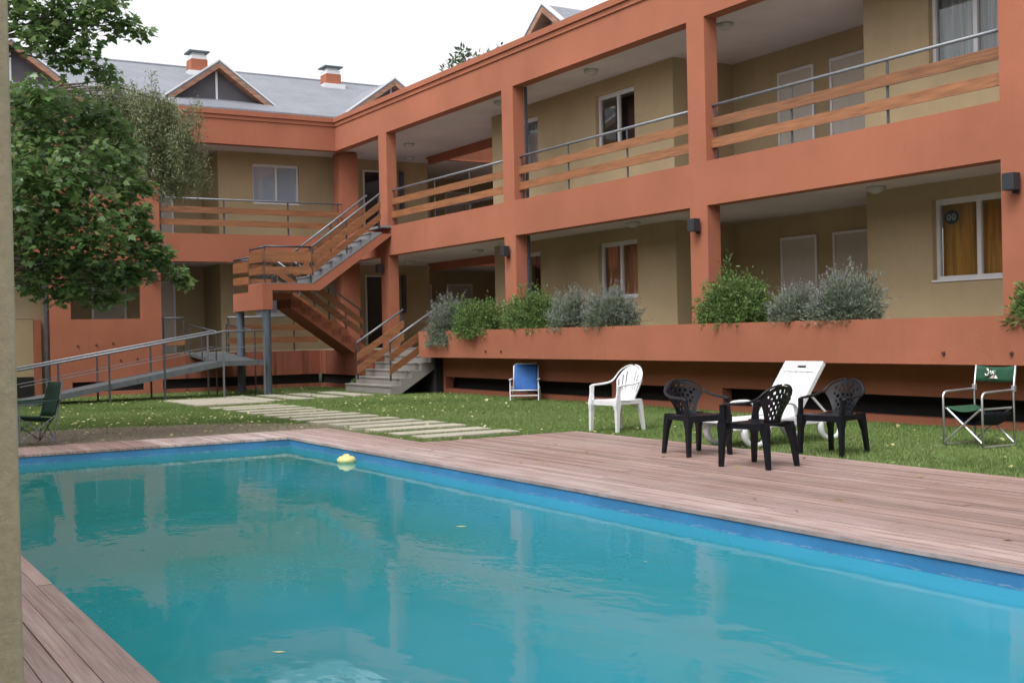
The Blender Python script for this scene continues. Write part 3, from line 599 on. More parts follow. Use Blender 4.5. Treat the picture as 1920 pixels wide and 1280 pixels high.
flat_rail('y', 9.845, XC, XB-0.02, 2.52, 0.88, (XC+0.02,), -1, ST); flat_rail('x', XC+0.02, 9.86, 10.9, 2.52, 0.88, (10.85,), -1, ST)
# ------------------------------------------------------------------ concrete entry steps
ES = thing('entry_steps', 'grey concrete steps with two wooden handrails rising from lawn to porch', 'steps', (-26.2, 12.6, GZ))
sx0, sx1 = -27.92, -25.3
for i in range(6):
    y = 11.95+0.27*i; zt = 0.1733*(i+1)
    lo = max(GZ, 0.62*(y-12.25)); lo2 = max(GZ, 0.62*(y+0.27-12.25)); ye = y+0.27 if i < 5 else YF-0.005
    MB().prism([(y, lo), (y, zt-0.03), (y-0.02, zt-0.03), (y-0.02, zt), (ye, zt), (ye, lo2)], 'x', sx0-(0.06 if i == 0 else 0), sx1).build('step', 'concrete', ES)
slope_rail(-27.3, 11.98, 0.25, 13.28, 1.06, 1, (12.0, 13.22), ES, hz=0.95, bands=((0.18, 0.36), (0.5, 0.68))); slope_rail(sx1-0.1, 11.98, 0.25, 13.28, 1.06, 1, (12.0, 13.22), ES, hz=0.95, bands=((0.18, 0.36), (0.5, 0.68)))
# ------------------------------------------------------------------ steel access ramp
RP = thing('access_ramp', 'grey steel wheelchair ramp with tubular handrails climbing to the porch', 'ramp', (-28.4, 7, GZ))
XN, XFr = -27.8, -29.05
rz = lambda y: 0.165*(y-3.98)
MB().prism([(3.9, -0.03), (8.75, rz(8.75)-0.0), (8.75, rz(8.75)+0.035), (3.9, 0.005)], 'x', XFr+0.04, XN-0.04).build('ramp_plate', 'ramp_grey', RP)
for x in (XN-0.02, XFr+0.02): MB().prism([(4.4, -0.03), (8.75, rz(8.75)-0.08), (8.75, rz(8.75)+0.06), (4.1, 0.04), (4.1, -0.03)], 'x', x-0.02, x+0.02).build('side_channel', 'ramp_grey', RP)
B('platform', XFr, XN, 8.752, 9.8, 0.715, 0.83, 'ramp_grey', RP)
slab4('bridge_plate', [(XFr-0.003, 8.98, 0.82), (XFr-0.003, 9.98, 0.82), (XF+0.003, 10.0, 1.0), (XF+0.003, 9.0, 1.0)], 0.08, 'ramp_grey', RP)
for x in (XN, XFr):
    ye = 9.76 if x == XN else 8.9
    MB().tube([(x, 3.9, 0.72), (x, 8.78, 1.545), (x, ye, 1.545)], 0.027, 8).build('handrail', 'steel', RP, smooth=True)
    MB().tube([(x, 4.2, 0.40), (x, 8.78, 1.16), (x, ye, 1.16)], 0.009, 6).build('mid_rail', 'steel', RP)
    for y in (5.0, 6.1, 7.35, 8.75)+((9.76,) if x == XN else ()):
        zt = min(1.53, 0.72+0.169*(y-3.9)); B('post', x-0.02, x+0.02, y-0.02, y+0.02, GZ if y > 5.5 else rz(y), zt, 'steel' if y > 8.7 else 'rail_dark', RP)
for y, y2 in ((8.98, 9.0), (9.98, 10.0)):
    MB().tube([(XFr, y, 1.545), (XF+0.05, y2, 1.75)], 0.024, 8).build('handrail', 'rail_dark', RP, smooth=True)
    for x in (XFr-0.05, -30.3, XF+0.1): B('post', x-0.015, x+0.015, y-0.015, y+0.015, 0.85 if x < -30 else GZ, 1.545+(XFr-x)*0.083, 'rail_dark', RP)
# ------------------------------------------------------------------ walls
BW = thing('boundary_wall', 'beige rendered boundary wall past the end of the left wing', 'wall', (-32.4, 1, GZ))
B('wall', -32.6, -32.3, -30, YL-0.005, GZ, 3.6, 'beige', BW); B('string_course', -32.3, -32.285, -30, YL-0.25, 1.99, 2.01, 'beige_pillar', BW)
B('pier', -32.3, -32.1, YL-0.28, YL-0.12, GZ, 1.95, 'orange', BW); MB().tube([(-31.62, YL-0.07, GZ), (-31.62, YL-0.07, 7.3)], 0.05, 8).build('downpipe', 'rail_dark', BW)
B('vent_void', -32.3, -32.25, -6, YL-0.3, 0.0, 0.5, 'dark_void', BW)
NP = thing('porch_with_added_wing', 'added unseen wing behind the camera with its near beige rendered porch pillar cut by the left edge of the photo', 'building', (-1.9, 0, -0.03))
B('pillar', -2.1, -1.75, -0.45, 0.262, -0.03, 3.2, 'beige_pillar', NP, bevel=0.012)
B('wall', -32.28, 14, -9.0, -3.0, -0.03, 6.2, 'beige', NP); B('fascia', -32.28, 14.2, -9.2, -2.7, 6.2, 7.0, 'orange', NP)  # unseen wing, added to dim window reflections and shade the lower facade
B('pillar', 5.6, 5.95, -0.45, 0.277, -0.03, 3.2, 'beige_pillar', NP, bevel=0.012)
for x in (-28.5, -24.5, -20.5, -16.5, -12.5, -8.5, -4.5, 0.5, 4.5, 9.5):
    for z in (1.0, 4.0): B('window', x-0.7, x+0.7, -2.998, -2.97, z, z+1.2, 'dark_room', NP)  # dark panes on the added wing
# ------------------------------------------------------------------ furniture
def back_panel(holes, zlo, zhi, wlo, whi, y0, lean, curve, drop, nu=24, nv=22, fl_=0.8):
    mb = MB()
    for j in range(nv+1):
        for i in range(nu+1):
            u = -1+2*i/nu; t = j/nv; zt = zhi-drop*abs(u)**2.4; z = zlo+(zt-zlo)*t; hw = wlo+(whi-wlo)*t**fl_
            mb.v.append((u*hw, y0+lean*t-curve*u*u*(0.4+0.6*t), z))
    for j in range(nv):
        for i in range(nu):
            if holes(i, j): continue
            a = j*(nu+1)+i; mb.f.append((a, a+1, a+nu+2, a+nu+1))
    return mb
def plastic_chair(label, mat, style, loc, rz):
    """local: front towards -Y"""
    t = thing('plastic_armchair', label, 'chair', (0, 0, 0)); white = style == 'tall'
    top = 0.90 if white else 0.80; sw = 0.23
    mb = MB(); n = 12
    for j in range(n+1):
        for i in range(n+1):
            u, v_ = -1+2*i/n, -1+2*j/n; mb.v.append((u*(sw+0.01-0.03*max(v_, 0)), v_*0.23, 0.425-0.02*(1-u*u)*(1-v_*v_)+(0.012 if v_ < 0 else 0)*(-v_)-0.02*max(0, -v_)**6))
    mb.f = [(j*(n+1)+i, j*(n+1)+i+1, (j+1)*(n+1)+i+1, (j+1)*(n+1)+i) for j in range(n) for i in range(n)]
    mb.build('seat', mat, t, smooth=True, solid=0.018)
    ap = MB().box(-0.235, 0.235, -0.235, -0.22, 0.365, 0.43); ap.box(-0.235, -0.22, -0.219, 0.219, 0.375, 0.43); ap.box(0.22, 0.235, -0.219, 0.219, 0.375, 0.43); ap.build('apron', mat, t)
    if white: hf = lambda i, j: 6 < j < 19 and i % 3 == 1 and (i < 8 or i > 15)
    else: hf = lambda i, j: 1 < j < 20 and 2 < i < 21 and j % 3 != 2 and (i+2*((j//3) % 2)) % 4 in (0, 1)
    bp = back_panel(hf, 0.415, top-0.01, 0.125 if not white else 0.16, 0.245 if not white else 0.25, 0.2, 0.10 if not white else 0.14, 0.09, 0.14 if not white else 0.20, fl_=1.9 if not white else 0.9)
    bp.build('backrest', mat, t, smooth=False, solid=0.014)
    yb = 0.30 if not white else 0.34; az = 0.615 if not white else 0.64
    for s in (-1, 1):
        pts = [(s*0.265, -0.24, az-0.02), (s*0.275, -0.2, az), (s*0.28, 0.0, az+0.005), (s*0.275, 0.1, az+0.02), (s*0.262, yb-0.10, top-0.135), (s*0.215, yb-0.06, top-0.06), (s*0.13, yb-0.01, top-0.008), (0, yb+0.008, top+0.004)]
        if white: pts[4] = (s*0.262, yb-0.12, top-0.19); pts[5] = (s*0.23, yb-0.07, top-0.09); pts.insert(4, (s*0.27, 0.15, az+0.03))
        MB().tube(pts, [0.026, 0.03, 0.03, 0.028, 0.022, 0.02, 0.02, 0.02][:len(pts)] + ([0.02] if white else []), 8, 0.55).build('armrest', mat, t, smooth=True, sub=1)
        MB().loft([(s*0.262, -0.255, 0, 0.019, 0.021), (s*0.255, -0.243, 0.28, 0.022, 0.032), (s*0.247, -0.235, 0.37, 0.032, 0.05), (s*0.245, -0.23, 0.435, 0.035, 0.05)]).build('leg', mat, t)
        MB().loft([(s*0.262, -0.235, 0.436, 0.014, 0.04), (s*0.265, -0.225, 0.53, 0.012, 0.03), (s*0.268, -0.215, az-0.008, 0.014, 0.034)]).build('arm_post', mat, t)
        MB().loft([(s*0.228, 0.285, 0, 0.019, 0.021), (s*0.212, 0.255, 0.25, 0.022, 0.03), (s*0.2, 0.232, 0.37, 0.03, 0.045), (s*0.195, 0.215, 0.44, 0.03, 0.045)]).build('leg', mat, t)
    t.location = loc; t.rotation_euler = (0, 0, rz); return t
plastic_chair('white plastic armchair with tall rounded slatted back standing on the lawn', 'white_plastic', 'tall', (-13.3, 9.72, -0.03), math.radians(8))
plastic_chair('black plastic armchair on the deck turned to face another black chair, nearest the white armchair', 'black_plastic', 'low', (-9.98, 8.34, 0.0), math.radians(84))
plastic_chair('black plastic armchair on the deck seen from behind through its perforated back', 'black_plastic', 'low', (-8.70, 8.06, 0.0), math.radians(-80))
plastic_chair('black plastic armchair standing on grass at the edge of the deck', 'black_plastic', 'low', (-9.2, 9.62, -0.03), math.radians(10))
# sun lounger
def lounger():
    t = thing('sun_lounger', 'white plastic sun lounger with raised backrest on the lawn behind black chairs', 'lounger'); m = 'white_plastic'
    for s in (-1, 1):
        MB().box(s*0.30-0.025, s*0.30+0.025, -0.80, 1.0, 0.22, 0.32).build('side_rail', m, t, bevel=0.01)
        # D-shaped leg loops
        for yc in (-0.45, 0.85):
            pts = [(s*0.30, yc-0.2, 0.27), (s*0.30, yc-0.19, 0.12), (s*0.30, yc-0.10, 0.025), (s*0.30, yc+0.1, 0.025), (s*0.30, yc+0.19, 0.12), (s*0.30, yc+0.2, 0.27)]
            MB().tube(pts, [0.075, 0.055, 0.036, 0.036, 0.055, 0.075], 8, 0.7, up=(1, 0, 0)).build('leg', m, t, smooth=True, sub=1)
        ap = [(s*0.33, -0.28, 0.30), (s*0.34, -0.27, 0.46), (s*0.34, -0.18, 0.50), (s*0.34, 0.12, 0.50), (s*0.33, 0.2, 0.46), (s*0.32, 0.22, 0.32)]
        MB().tube(ap, 0.03, 8, 0.7).build('armrest', m, t, smooth=True, sub=1)
        MB().tube([(s*0.24, 0.52, 0.60), (s*0.26, 0.86, 0.3)], 0.015, 8).build('strut', m, t)
    for k in range(11):
        y = -0.78+k*0.09; B('slat', -0.275, 0.275, y, y+0.078, 0.29, 0.315, m, t, bevel=0.006)
    bk = empty('backrest', (0, 0.24, 0.3), t); a = math.radians(51); L = 0.83
    def P(u, v, w): return (u, 0.24+v*math.cos(a)-w*math.sin(a), 0.3+v*math.sin(a)+w*math.cos(a))
    def panel(u0, u1, v0, v1, w0, w1, name):
        mb = MB().box(u0, u1, v0, v1, w0, w1); mb.v = [P(*q) for q in mb.v]; mb.build(name, m, bk, bevel=0.008)
    panel(-0.30, -0.235, 0, L, -0.03, 0.035, 'back_side'); panel(0.235, 0.30, 0, L, -0.03, 0.035, 'back_side')
    for k in range(5): u = -0.232+k*0.0935; panel(u, u+0.085, 0, L-0.16, 0.0, 0.022, 'back_slat')
    panel(-0.232, 0.232, L-0.155, L-0.10, 0.0, 0.03, 'back_slat'); panel(-0.232, -0.07, L-0.10, L-0.065, 0.0, 0.03, 'back_slat'); panel(0.07, 0.232, L-0.10, L-0.065, 0.0, 0.03, 'back_slat'); panel(-0.27, 0.27, L-0.065, L+0.0, 0.002, 0.034, 'back_slat')
    t.location = (-10.55, 9.86, -0.03); t.rotation_euler = (0, 0, math.radians(4))
lounger()
def director():
    t = thing('director_chair', 'green canvas director chair with aluminium tube frame standing by the planter wall', 'chair'); m = 'aluminium'; hw = 0.265
    for s in (-1, 1):
        x = s*hw
        MB().tube([(x, 0.26, 0.02), (x, 0.26, 0.60), (x, 0.30, 0.90)], 0.0125, 8).build('rear_upright', m, t, smooth=True)
        MB().tube([(x, -0.26, 0.02), (x, -0.26, 0.56), (x, -0.245, 0.60), (x, -0.21, 0.615), (x, 0.255, 0.63)], 0.014, 8).build('armrest', m, t, smooth=True)
        MB().tube([(x, -0.27, 0.018), (x, 0.27, 0.018)], 0.011, 8).build('foot_bar', m, t)
        B('rail_joint', x-0.02, x+0.02, 0.24, 0.285, 0.61, 0.68, m, t, 0.006)
        for y in (-0.25, 0.25):
            MB().tube([(s*hw*0.98, y+0.012*s, 0.04), (-s*hw*0.9, y+0.012*s, 0.43)], 0.0115, 8).build('cross_leg', m, t)
        MB().tube([(x*0.9, -0.25, 0.43), (x*0.9, 0.25, 0.43)], 0.012, 8).build('seat_tube', m, t)
    def sheet(f, nu, nv, name, mat):
        mb = MB(); mb.v = [f(i/nu, j/nv) for j in range(nv+1) for i in range(nu+1)]
        mb.f = [(j*(nu+1)+i, j*(nu+1)+i+1, (j+1)*(nu+1)+i+1, (j+1)*(nu+1)+i) for j in range(nv) for i in range(nu)]
        return mb.build(name, mat, t, smooth=True, solid=0.004)
    sheet(lambda u, v: ((u-0.5)*2*hw*0.92, -0.25+0.5*v, 0.445-0.05*math.sin(math.pi*u)), 12, 6, 'seat', 'green_fabric')
    sheet(lambda u, v: ((u-0.5)*2*hw*0.9, -0.15+0.42*v, 0.40-0.16*math.sin(math.pi*u)-0.02*v), 12, 4, 'storage_sling', 'navy_fabric')
    sheet(lambda u, v: ((u-0.5)*2*(hw+0.012), 0.268+0.033*v+0.012*math.sin(math.pi*u), 0.715+0.185*v-0.022*v*math.sin(math.pi*u)-0.004*(1-v)), 14, 4, 'back_canvas', 'green_fabric')
    pr = empty('print', (0, 0.27, 0.8), t); y = 0.262
    MB().tube([(-0.115+0.0, y, 0.80), (-0.10, y, 0.785), (-0.075, y, 0.79), (-0.062, y, 0.815), (-0.07, y, 0.845), (-0.085, y, 0.86)], 0.009, 6).build('printed_letter', 'print_white', pr, smooth=True)
    MB().tube([(-0.02, y, 0.806), (-0.04, y, 0.80), (-0.048, y, 0.818), (-0.036, y, 0.836), (-0.02, y, 0.828), (-0.046, y, 0.816)], 0.0065, 6).build('printed_letter', 'print_white', pr, smooth=True)
    MB().tube([(-0.006, y, 0.84), (-0.006, y, 0.81), (0.008, y, 0.802), (0.02, y, 0.815), (0.02, y, 0.842)], 0.0065, 6).build('printed_letter', 'print_white', pr, smooth=True)
    MB().prism([(-0.055, 0.752), (0.0, 0.752), (0.01, 0.79), (-0.015, 0.786)], 'y', y-0.004, y).build('printed_shape', 'print_pink', pr); MB().prism([(0.01, 0.752), (0.055, 0.75), (0.035, 0.79), (0.022, 0.785)], 'y', y-0.004, y).build('printed_shape', 'print_white', pr)
    t.location = (-8.72, 11.4, -0.03); t.rotation_euler = (0, 0, math.radians(-2))
director()
def beach():
    t = thing('folding_beach_chair', 'low blue folding beach chair with white tubular frame against the planter wall', 'chair'); m = 'white_tube'; hw = 0.255
    MB().tube([(-hw, -0.02, 0.17), (-hw, 0.13, 0.70), (-hw+0.04, 0.14, 0.745), (hw-0.04, 0.14, 0.745), (hw, 0.13, 0.70), (hw, -0.02, 0.17)], 0.012, 8).build('back_frame', m, t, smooth=True)
    MB().tube([(-hw, 0.0, 0.18), (-hw, -0.36, 0.22), (hw, -0.36, 0.22), (hw, 0.0, 0.18)], 0.012, 8).build('seat_frame', m, t, smooth=True)
    for s in (-1, 1):
        MB().tube([(s*(hw+0.035), -0.32, 0.01), (s*(hw+0.035), -0.27, 0.42)], 0.012, 8).build('leg', m, t); MB().tube([(s*(hw+0.03), 0.20, 0.01), (s*(hw+0.03), -0.02, 0.28)], 0.011, 8).build('leg', m, t)
        MB().tube([(s*(hw+0.035), -0.34, 0.435), (s*(hw+0.035), 0.08, 0.44)], 0.024, 8, 0.6).build('armrest', 'white_plastic', t, smooth=True)
    MB().tube([(-hw-0.035, -0.315, 0.11), (hw+0.035, -0.315, 0.11)], 0.011, 8).build('foot_bar', m, t)
    mb = MB(); n = 8
    for j in range(n+1):
        for i in range(n+1):
            u, v = -1+2*i/n, j/n; mb.v.append((u*(hw-0.015), 0.0+0.14*v-0.02+0.02*(1-u*u), 0.19+0.55*v))
    mb.f = [(j*(n+1)+i, j*(n+1)+i+1, (j+1)*(n+1)+i+1, (j+1)*(n+1)+i) for j in range(n) for i in range(n)]; mb.build('back_canvas', 'blue_fabric', t, smooth=True, solid=0.005)
    mb = MB()
    for j in range(n+1):
        for i in range(n+1):
            u, v = -1+2*i/n, j/n; mb.v.append((u*(hw-0.015), -0.35+0.35*v, 0.215-0.03*v-0.03*(1-u*u)))
    mb.f = [(j*(n+1)+i, j*(n+1)+i+1, (j+1)*(n+1)+i+1, (j+1)*(n+1)+i) for j in range(n) for i in range(n)]; mb.build('seat', 'blue_fabric', t, smooth=True, solid=0.005)
    t.location = (-20.75, 12.86, -0.03); t.rotation_euler = (0, 0, math.radians(52))
beach()
def camp():
    t = thing('camping_chair', 'dark green folding camping chair on bare earth near the ramp', 'chair'); m = 'steel'; hw = 0.25
    def sheet(f, nu, nv, name):
        mb = MB(); mb.v = [f(i/nu, j/nv) for j in range(nv+1) for i in range(nu+1)]
        mb.f = [(j*(nu+1)+i, j*(nu+1)+i+1, (j+1)*(nu+1)+i+1, (j+1)*(nu+1)+i) for j in range(nv) for i in range(nu)]; mb.build(name, 'camp_green', t, smooth=True, solid=0.008)
    sheet(lambda u, v: ((u-0.5)*2*hw, -0.26+0.5*v, 0.42-0.06*math.sin(math.pi*u)-0.05*v), 8, 6, 'seat'); sheet(lambda u, v: ((u-0.5)*2*hw, 0.24+0.12*v+0.03*math.sin(math.pi*u), 0.38+0.47*v), 8, 6, 'back_canvas')
    for s in (-1, 1):
        MB().tube([(s*hw, 0.22, 0.03), (s*hw, 0.36, 0.88)], 0.011, 8).build('rear_upright', m, t); MB().tube([(s*(hw+0.03), -0.26, 0.03), (s*(hw+0.03), -0.24, 0.60)], 0.011, 8).build('front_upright', m, t)
        sheet(lambda u, v: (s*(hw+0.03)+(u-0.5)*0.08, -0.28+0.58*v, 0.605+0.02*math.sin(math.pi*u)-0.015*math.sin(math.pi*v)), 3, 4, 'armrest')
        MB().tube([(s*hw, -0.26, 0.04), (s*hw, 0.24, 0.40)], 0.009, 6).build('cross_leg', m, t); MB().tube([(s*hw, 0.24, 0.04), (s*hw, -0.26, 0.41)], 0.009, 6).build('cross_leg', m, t)
    for y in (-0.26, 0.23): MB().tube([(-hw, y, 0.04), (hw, y, 0.40)], 0.009, 6).build('cross_leg', m, t); MB().tube([(hw, y+0.02, 0.04), (-hw, y+0.02, 0.40)], 0.009, 6).build('cross_leg', m, t)
    t.location = (-17.25, 2.72, -0.04); t.rotation_euler = (0, 0, math.radians(12))
camp()
FLP = (-12.97, 5.53, WZ)
fl = thing('pool_float', 'cream yellow chlorine float drifting by the pool wall', 'float', FLP)
MB().lathe([(0.02, -0.08), (0.05, -0.07), (0.05, -0.03), (0.105, -0.015), (0.112, 0.008), (0.112, 0.028), (0.082, 0.055), (0.04, 0.068), (0.034, 0.082), (0.01, 0.086)], (FLP[0], FLP[1], WZ+0.015), 24).build('float_body', 'buoy', fl, smooth=True)
# ------------------------------------------------------------------ leaves and plants
MAPLE_V = [(0, 0, 0)]+[(x, y, 0.0) for x, y in ((0.10, 0.02), (0.42, -0.05), (0.30, 0.16), (0.62, 0.42), (0.28, 0.42), (0.22, 0.62), (0, 1.0), (-0.22, 0.62), (-0.28, 0.42), (-0.62, 0.42), (-0.30, 0.16), (-0.42, -0.05), (-0.10, 0.02))]
MAPLE_V = [(x, y, -0.18*abs(x)-0.12*max(0, y-0.45)) for x, y, z in MAPLE_V]
MAPLE_F = [(0, i, i+1) for i in range(1, 13)]
LANCE_V = [(0, 0, 0), (0.09, 0.45, 0.03), (0, 1, -0.05), (-0.09, 0.45, 0.03)]; LANCE_F = [(0, 1, 2), (0, 2, 3)]
def limb(mb, p0, p1, r0, r1, sag=0.0, n=6, jit=0.05):
    p0, p1 = np.array(p0, float), np.array(p1, float); L = np.linalg.norm(p1-p0); pts = []
    for i in range(n+1):
        t = i/n; q = p0+(p1-p0)*t+np.array([0, 0, sag*L*math.sin(math.pi*t)])
        if 0 < i < n: q = q+np.array([random.gauss(0, jit*L*0.3) for _ in range(3)])
        pts.append(q)
    mb.tube([tuple(q) for q in pts], [r0+(r1-r0)*i/n for i in range(n+1)], 7)
def leaf_cloud(cen, rad, n, size, shell=0.5):
    """points in an ellipsoid, denser to the outside; leaves hang outwards"""
    d = RNG.normal(size=(n, 3)); d /= np.linalg.norm(d, axis=1, keepdims=True); r = RNG.random(n)**shell
    return np.array(cen)+d*r[:, None]*np.array(rad), d
# the maple: clusters placed by where they hang in front of the ramp, about 17 m away
MT = thing('maple_tree', 'dark green maple tree reaching in above the pool\'s far end', 'tree', (-17.6, 0.9, GZ))
clus = []   # px, py, radius px, x depth
for q in ((60, 210, 70, -17.0), (130, 230, 75, -17.4), (60, 330, 90, -16.6), (150, 330, 85, -17.0), (215, 300, 50, -17.6), (80, 430, 95, -17.0), (175, 420, 75, -16.6), (235, 400, 50, -17.2), (60, 500, 55, -17.6), (130, 505, 55, -17.0), (205, 485, 55, -16.8), (265, 465, 35, -17.0), (225, 530, 30, -17.0), (170, 545, 30, -17.2), (300, 490, 20, -16.8), (328, 510, 20, -16.8), (340, 522, 15, -16.8), (262, 500, 22, -16.8),
          (110, 555, 18, -17), (30, 400, 90, -18.0), (20, 260, 90, -18.0), (70, 180, 40, -16.5), (245, 345, 32, -17.0), (225, 255, 30, -17.2), (190, 215, 36, -17.2), (258, 425, 26, -16.9), (285, 478, 20, -16.8), (245, 520, 16, -16.8), (190, 565, 14, -17.0), (130, 545, 22, -17), (60, 535, 24, -17), (275, 350, 16, -16.8), (268, 395, 16, -16.7), (292, 440, 14, -16.7), (310, 470, 14, -16.7), (250, 300, 18, -16.9), (350, 530, 10, -16.7), (275, 520, 13, -16.8), (215, 560, 13, -16.9)):
    clus.append((*q, 0.58))
for q in ((30, 15, 45, -16.6), (90, 30, 50, -16.8), (150, 40, 45, -16.6), (60, 70, 30, -16.4), (110, 75, 38, -16.8), (150, 100, 32, -16.6), (185, 125, 30, -16.8), (205, 140, 22, -16.8), (195, 20, 35, -16.6), (215, 55, 18, -16.6), (240, 40, 18, -16.5), (252, 62, 15, -16.5), (275, 62, 14, -16.5), (200, 0, 40, -16.5), (100, -30, 70, -16.8), (30, -60, 80, -17.0), (170, -50, 60, -17.0), (120, 120, 25, -16.8), (165, 80, 25, -16.7), (90, 60, 40, -17)):
    clus.append((*q, 0.42))
wood_ = MB(); tb = (-17.6, 0.9, GZ); fork = (-17.5, 1.1, 2.2); f2 = (-17.3, 1.5, 3.6); f3 = (-17.2, 1.6, 5.2); f4 = (-17.2, 1.6, 6.8)
limb(wood_, tb, fork, 0.2, 0.16, 0, 5, 0.02); limb(wood_, fork, f2, 0.16, 0.12, 0, 4, 0.03); limb(wood_, f2, f3, 0.12, 0.09, 0, 4, 0.03); limb(wood_, f3, f4, 0.09, 0.05, 0, 4, 0.03)
Pm, Dm, Tm = [], [], []
forks = [np.array(q) for q in (fork, f2, f3, f4)]
for (x, y, r, X, dens) in clus:
    c = on('x', X, x, y); k = np.linalg.norm(c-np.array([0, 0, CAMH]))/FPX; rm = r*k
    src = min(forks, key=lambda q: abs(q[2]-(c[2]-0.3))); limb(wood_, src, c, 0.022, 0.006, 0.05, 5, 0.09)
    n = int(dens*(40+1000*rm*rm*2.2)); n = min(n, 2200)
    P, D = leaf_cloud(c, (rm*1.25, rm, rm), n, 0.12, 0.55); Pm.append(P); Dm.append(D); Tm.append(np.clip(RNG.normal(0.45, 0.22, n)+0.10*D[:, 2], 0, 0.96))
# the rest of the crown, outside the picture
for c in ((-17.6, -0.3, 4.0), (-17.6, -0.2, 5.8), (-17.2, 0.6, 7.4), (-18.6, 0.6, 5.0), (-16.6, 0.2, 5.2), (-17.4, 2.0, 7.6), (-17.4, -1.0, 4.9)):
    limb(wood_, min(forks, key=lambda q: np.linalg.norm(q-np.array(c))), c, 0.05, 0.012, 0.03, 5, 0.05)
    P, D = leaf_cloud(c, (1.1, 1.1, 0.95), 900, 0.12, 0.5); Pm.append(P); Dm.append(D); Tm.append(np.clip(RNG.normal(0.45, 0.22, 900), 0, 0.96))
P = np.concatenate(Pm); D = np.concatenate(Dm); Tn = np.concatenate(Tm); N = len(P)
Tn[RNG.random(N) < 0.02] = 0.96
out = D*np.array([1, 1, 0.4])+RNG.normal(size=(N, 3))*0.55; out[:, 2] = -np.abs(out[:, 2])*0.5-0.12
M = frames(out, RNG.normal(0, 0.6, N))*(RNG.uniform(0.07, 0.135, N)[:, None, None])
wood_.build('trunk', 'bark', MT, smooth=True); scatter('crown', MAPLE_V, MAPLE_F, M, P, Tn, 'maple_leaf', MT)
# weeping tree behind it
WT = thing('weeping_tree', 'pale yellowish weeping tree drooping in front of the left wing balcony', 'tree', (-26.2, 3.3, GZ))
wd = MB(); tops = []
limb(wd, (-26.2, 3.3, GZ), (-26.1, 3.5, 3.5), 0.17, 0.13, 0, 5, 0.01); limb(wd, (-26.1, 3.5, 3.5), (-26.0, 4.2, 6.3), 0.13, 0.07, 0, 5, 0.03)
Pw, Dw, Tw = [], [], []
for (x, y, ln, cnt, spread) in ((200, 165, 90, 8, 22), (240, 160, 110, 9, 24), (275, 180, 150, 12, 22), (305, 190, 165, 12, 20), (330, 200, 160, 10, 16), (345, 265, 95, 7, 10), (290, 260, 110, 9, 22), (250, 230, 120, 9, 24), (215, 210, 120, 8, 24), (175, 170, 110, 7, 20), (320, 300, 70, 6, 14), (350, 300, 60, 4, 10), (150, 180, 100, 6, 20), (265, 300, 50, 4, 14), (230, 180, 90, 8, 26), (290, 200, 130, 10, 24), (335, 230, 120, 8, 14), (190, 190, 80, 8, 24)):
    c0 = on('x', -26+random.uniform(-.4, .4), x, y); limb(wd, (-26.0, 4.2, 6.3), c0, 0.035, 0.008, 0.10, 6, 0.05); k = np.linalg.norm(c0)/FPX
    for q in range(cnt):
        a = c0+np.array([random.gauss(0, 0.3), random.gauss(0, spread*k), random.gauss(0, 8*k)]); L = ln*k*random.uniform(0.55, 1.05)
        bend = np.array([random.gauss(0, .12), random.gauss(0.05, .12), 0])
        m = int(190*L+20); ts = RNG.random(m)
        pts = a+np.outer(ts, np.array([0, 0, -L]))+np.outer(ts**1.6, bend*L)+np.outer(np.sin(ts*2.2)*0.05, [0, 1, 0])
        pts = pts+RNG.normal(size=(m, 3))*0.07
        Pw.append(pts); d = RNG.normal(size=(m, 3))*0.5; d[:, 2] -= 0.5; Dw.append(d); Tw.append(np.clip(RNG.normal(0.5, 0.28, m), 0, 1))
        wd.tube([tuple(a+np.array([0, 0, -L])*t+bend*L*t**1.6) for t in (0, 0.33, 0.66, 1)], [0.006, 0.005, 0.004, 0.002], 4)
P = np.concatenate(Pw); D = np.concatenate(Dw); N = len(P)
sM = frames(D, RNG.uniform(0, 6.28, N))*(RNG.uniform(0.06, 0.12, N)[:, None, None]); sM[:, :, 0] *= 1.25
wd.build('trunk', 'bark', WT, smooth=True); scatter('crown', LANCE_V, LANCE_F, sM, P, np.concatenate(Tw), 'willow_leaf', WT)
# tree whose tips show over the right wing's parapet
c = on('y', 27, 868, 108)
FTR = thing('roofline_tree', 'sparse tree whose topmost leaves show above the parapet', 'tree', (c[0], 27.2, GZ)); wd = MB()
limb(wd, (c[0], 27.2, GZ), (c[0], 27, c[2]-1.2), 0.22, 0.08, 0, 6, 0.01); Pw, Dw = [], []
for (x, y, r, n) in ((852, 112, 8, 26), (868, 98, 9, 40), (874, 112, 7, 26), (888, 108, 6, 16), (938, 88, 5, 9), (920, 102, 5, 9), (860, 150, 40, 400), (910, 140, 40, 400), (830, 190, 40, 300)):
    q = on('y', 27+random.uniform(-.4, .4), x, y); limb(wd, (c[0], 27, c[2]-1.2), q, 0.03, 0.01, 0.05, 4, 0.03); pp, dd = leaf_cloud(q, (r*0.024,)*3, n, 0.2, 0.5); Pw.append(pp); Dw.append(dd+RNG.normal(size=(n, 3))*0.5)
P = np.concatenate(Pw); D = np.concatenate(Dw); N = len(P)
lM = frames(D, RNG.uniform(0, 6.28, N))*(RNG.uniform(0.2, 0.34, N)[:, None, None]); lM[:, :, 0] *= 2.2
wd.build('trunk', 'bark', FTR, smooth=True); scatter('crown', LANCE_V, LANCE_F, lM, P, RNG.random(N), 'far_leaf', FTR)
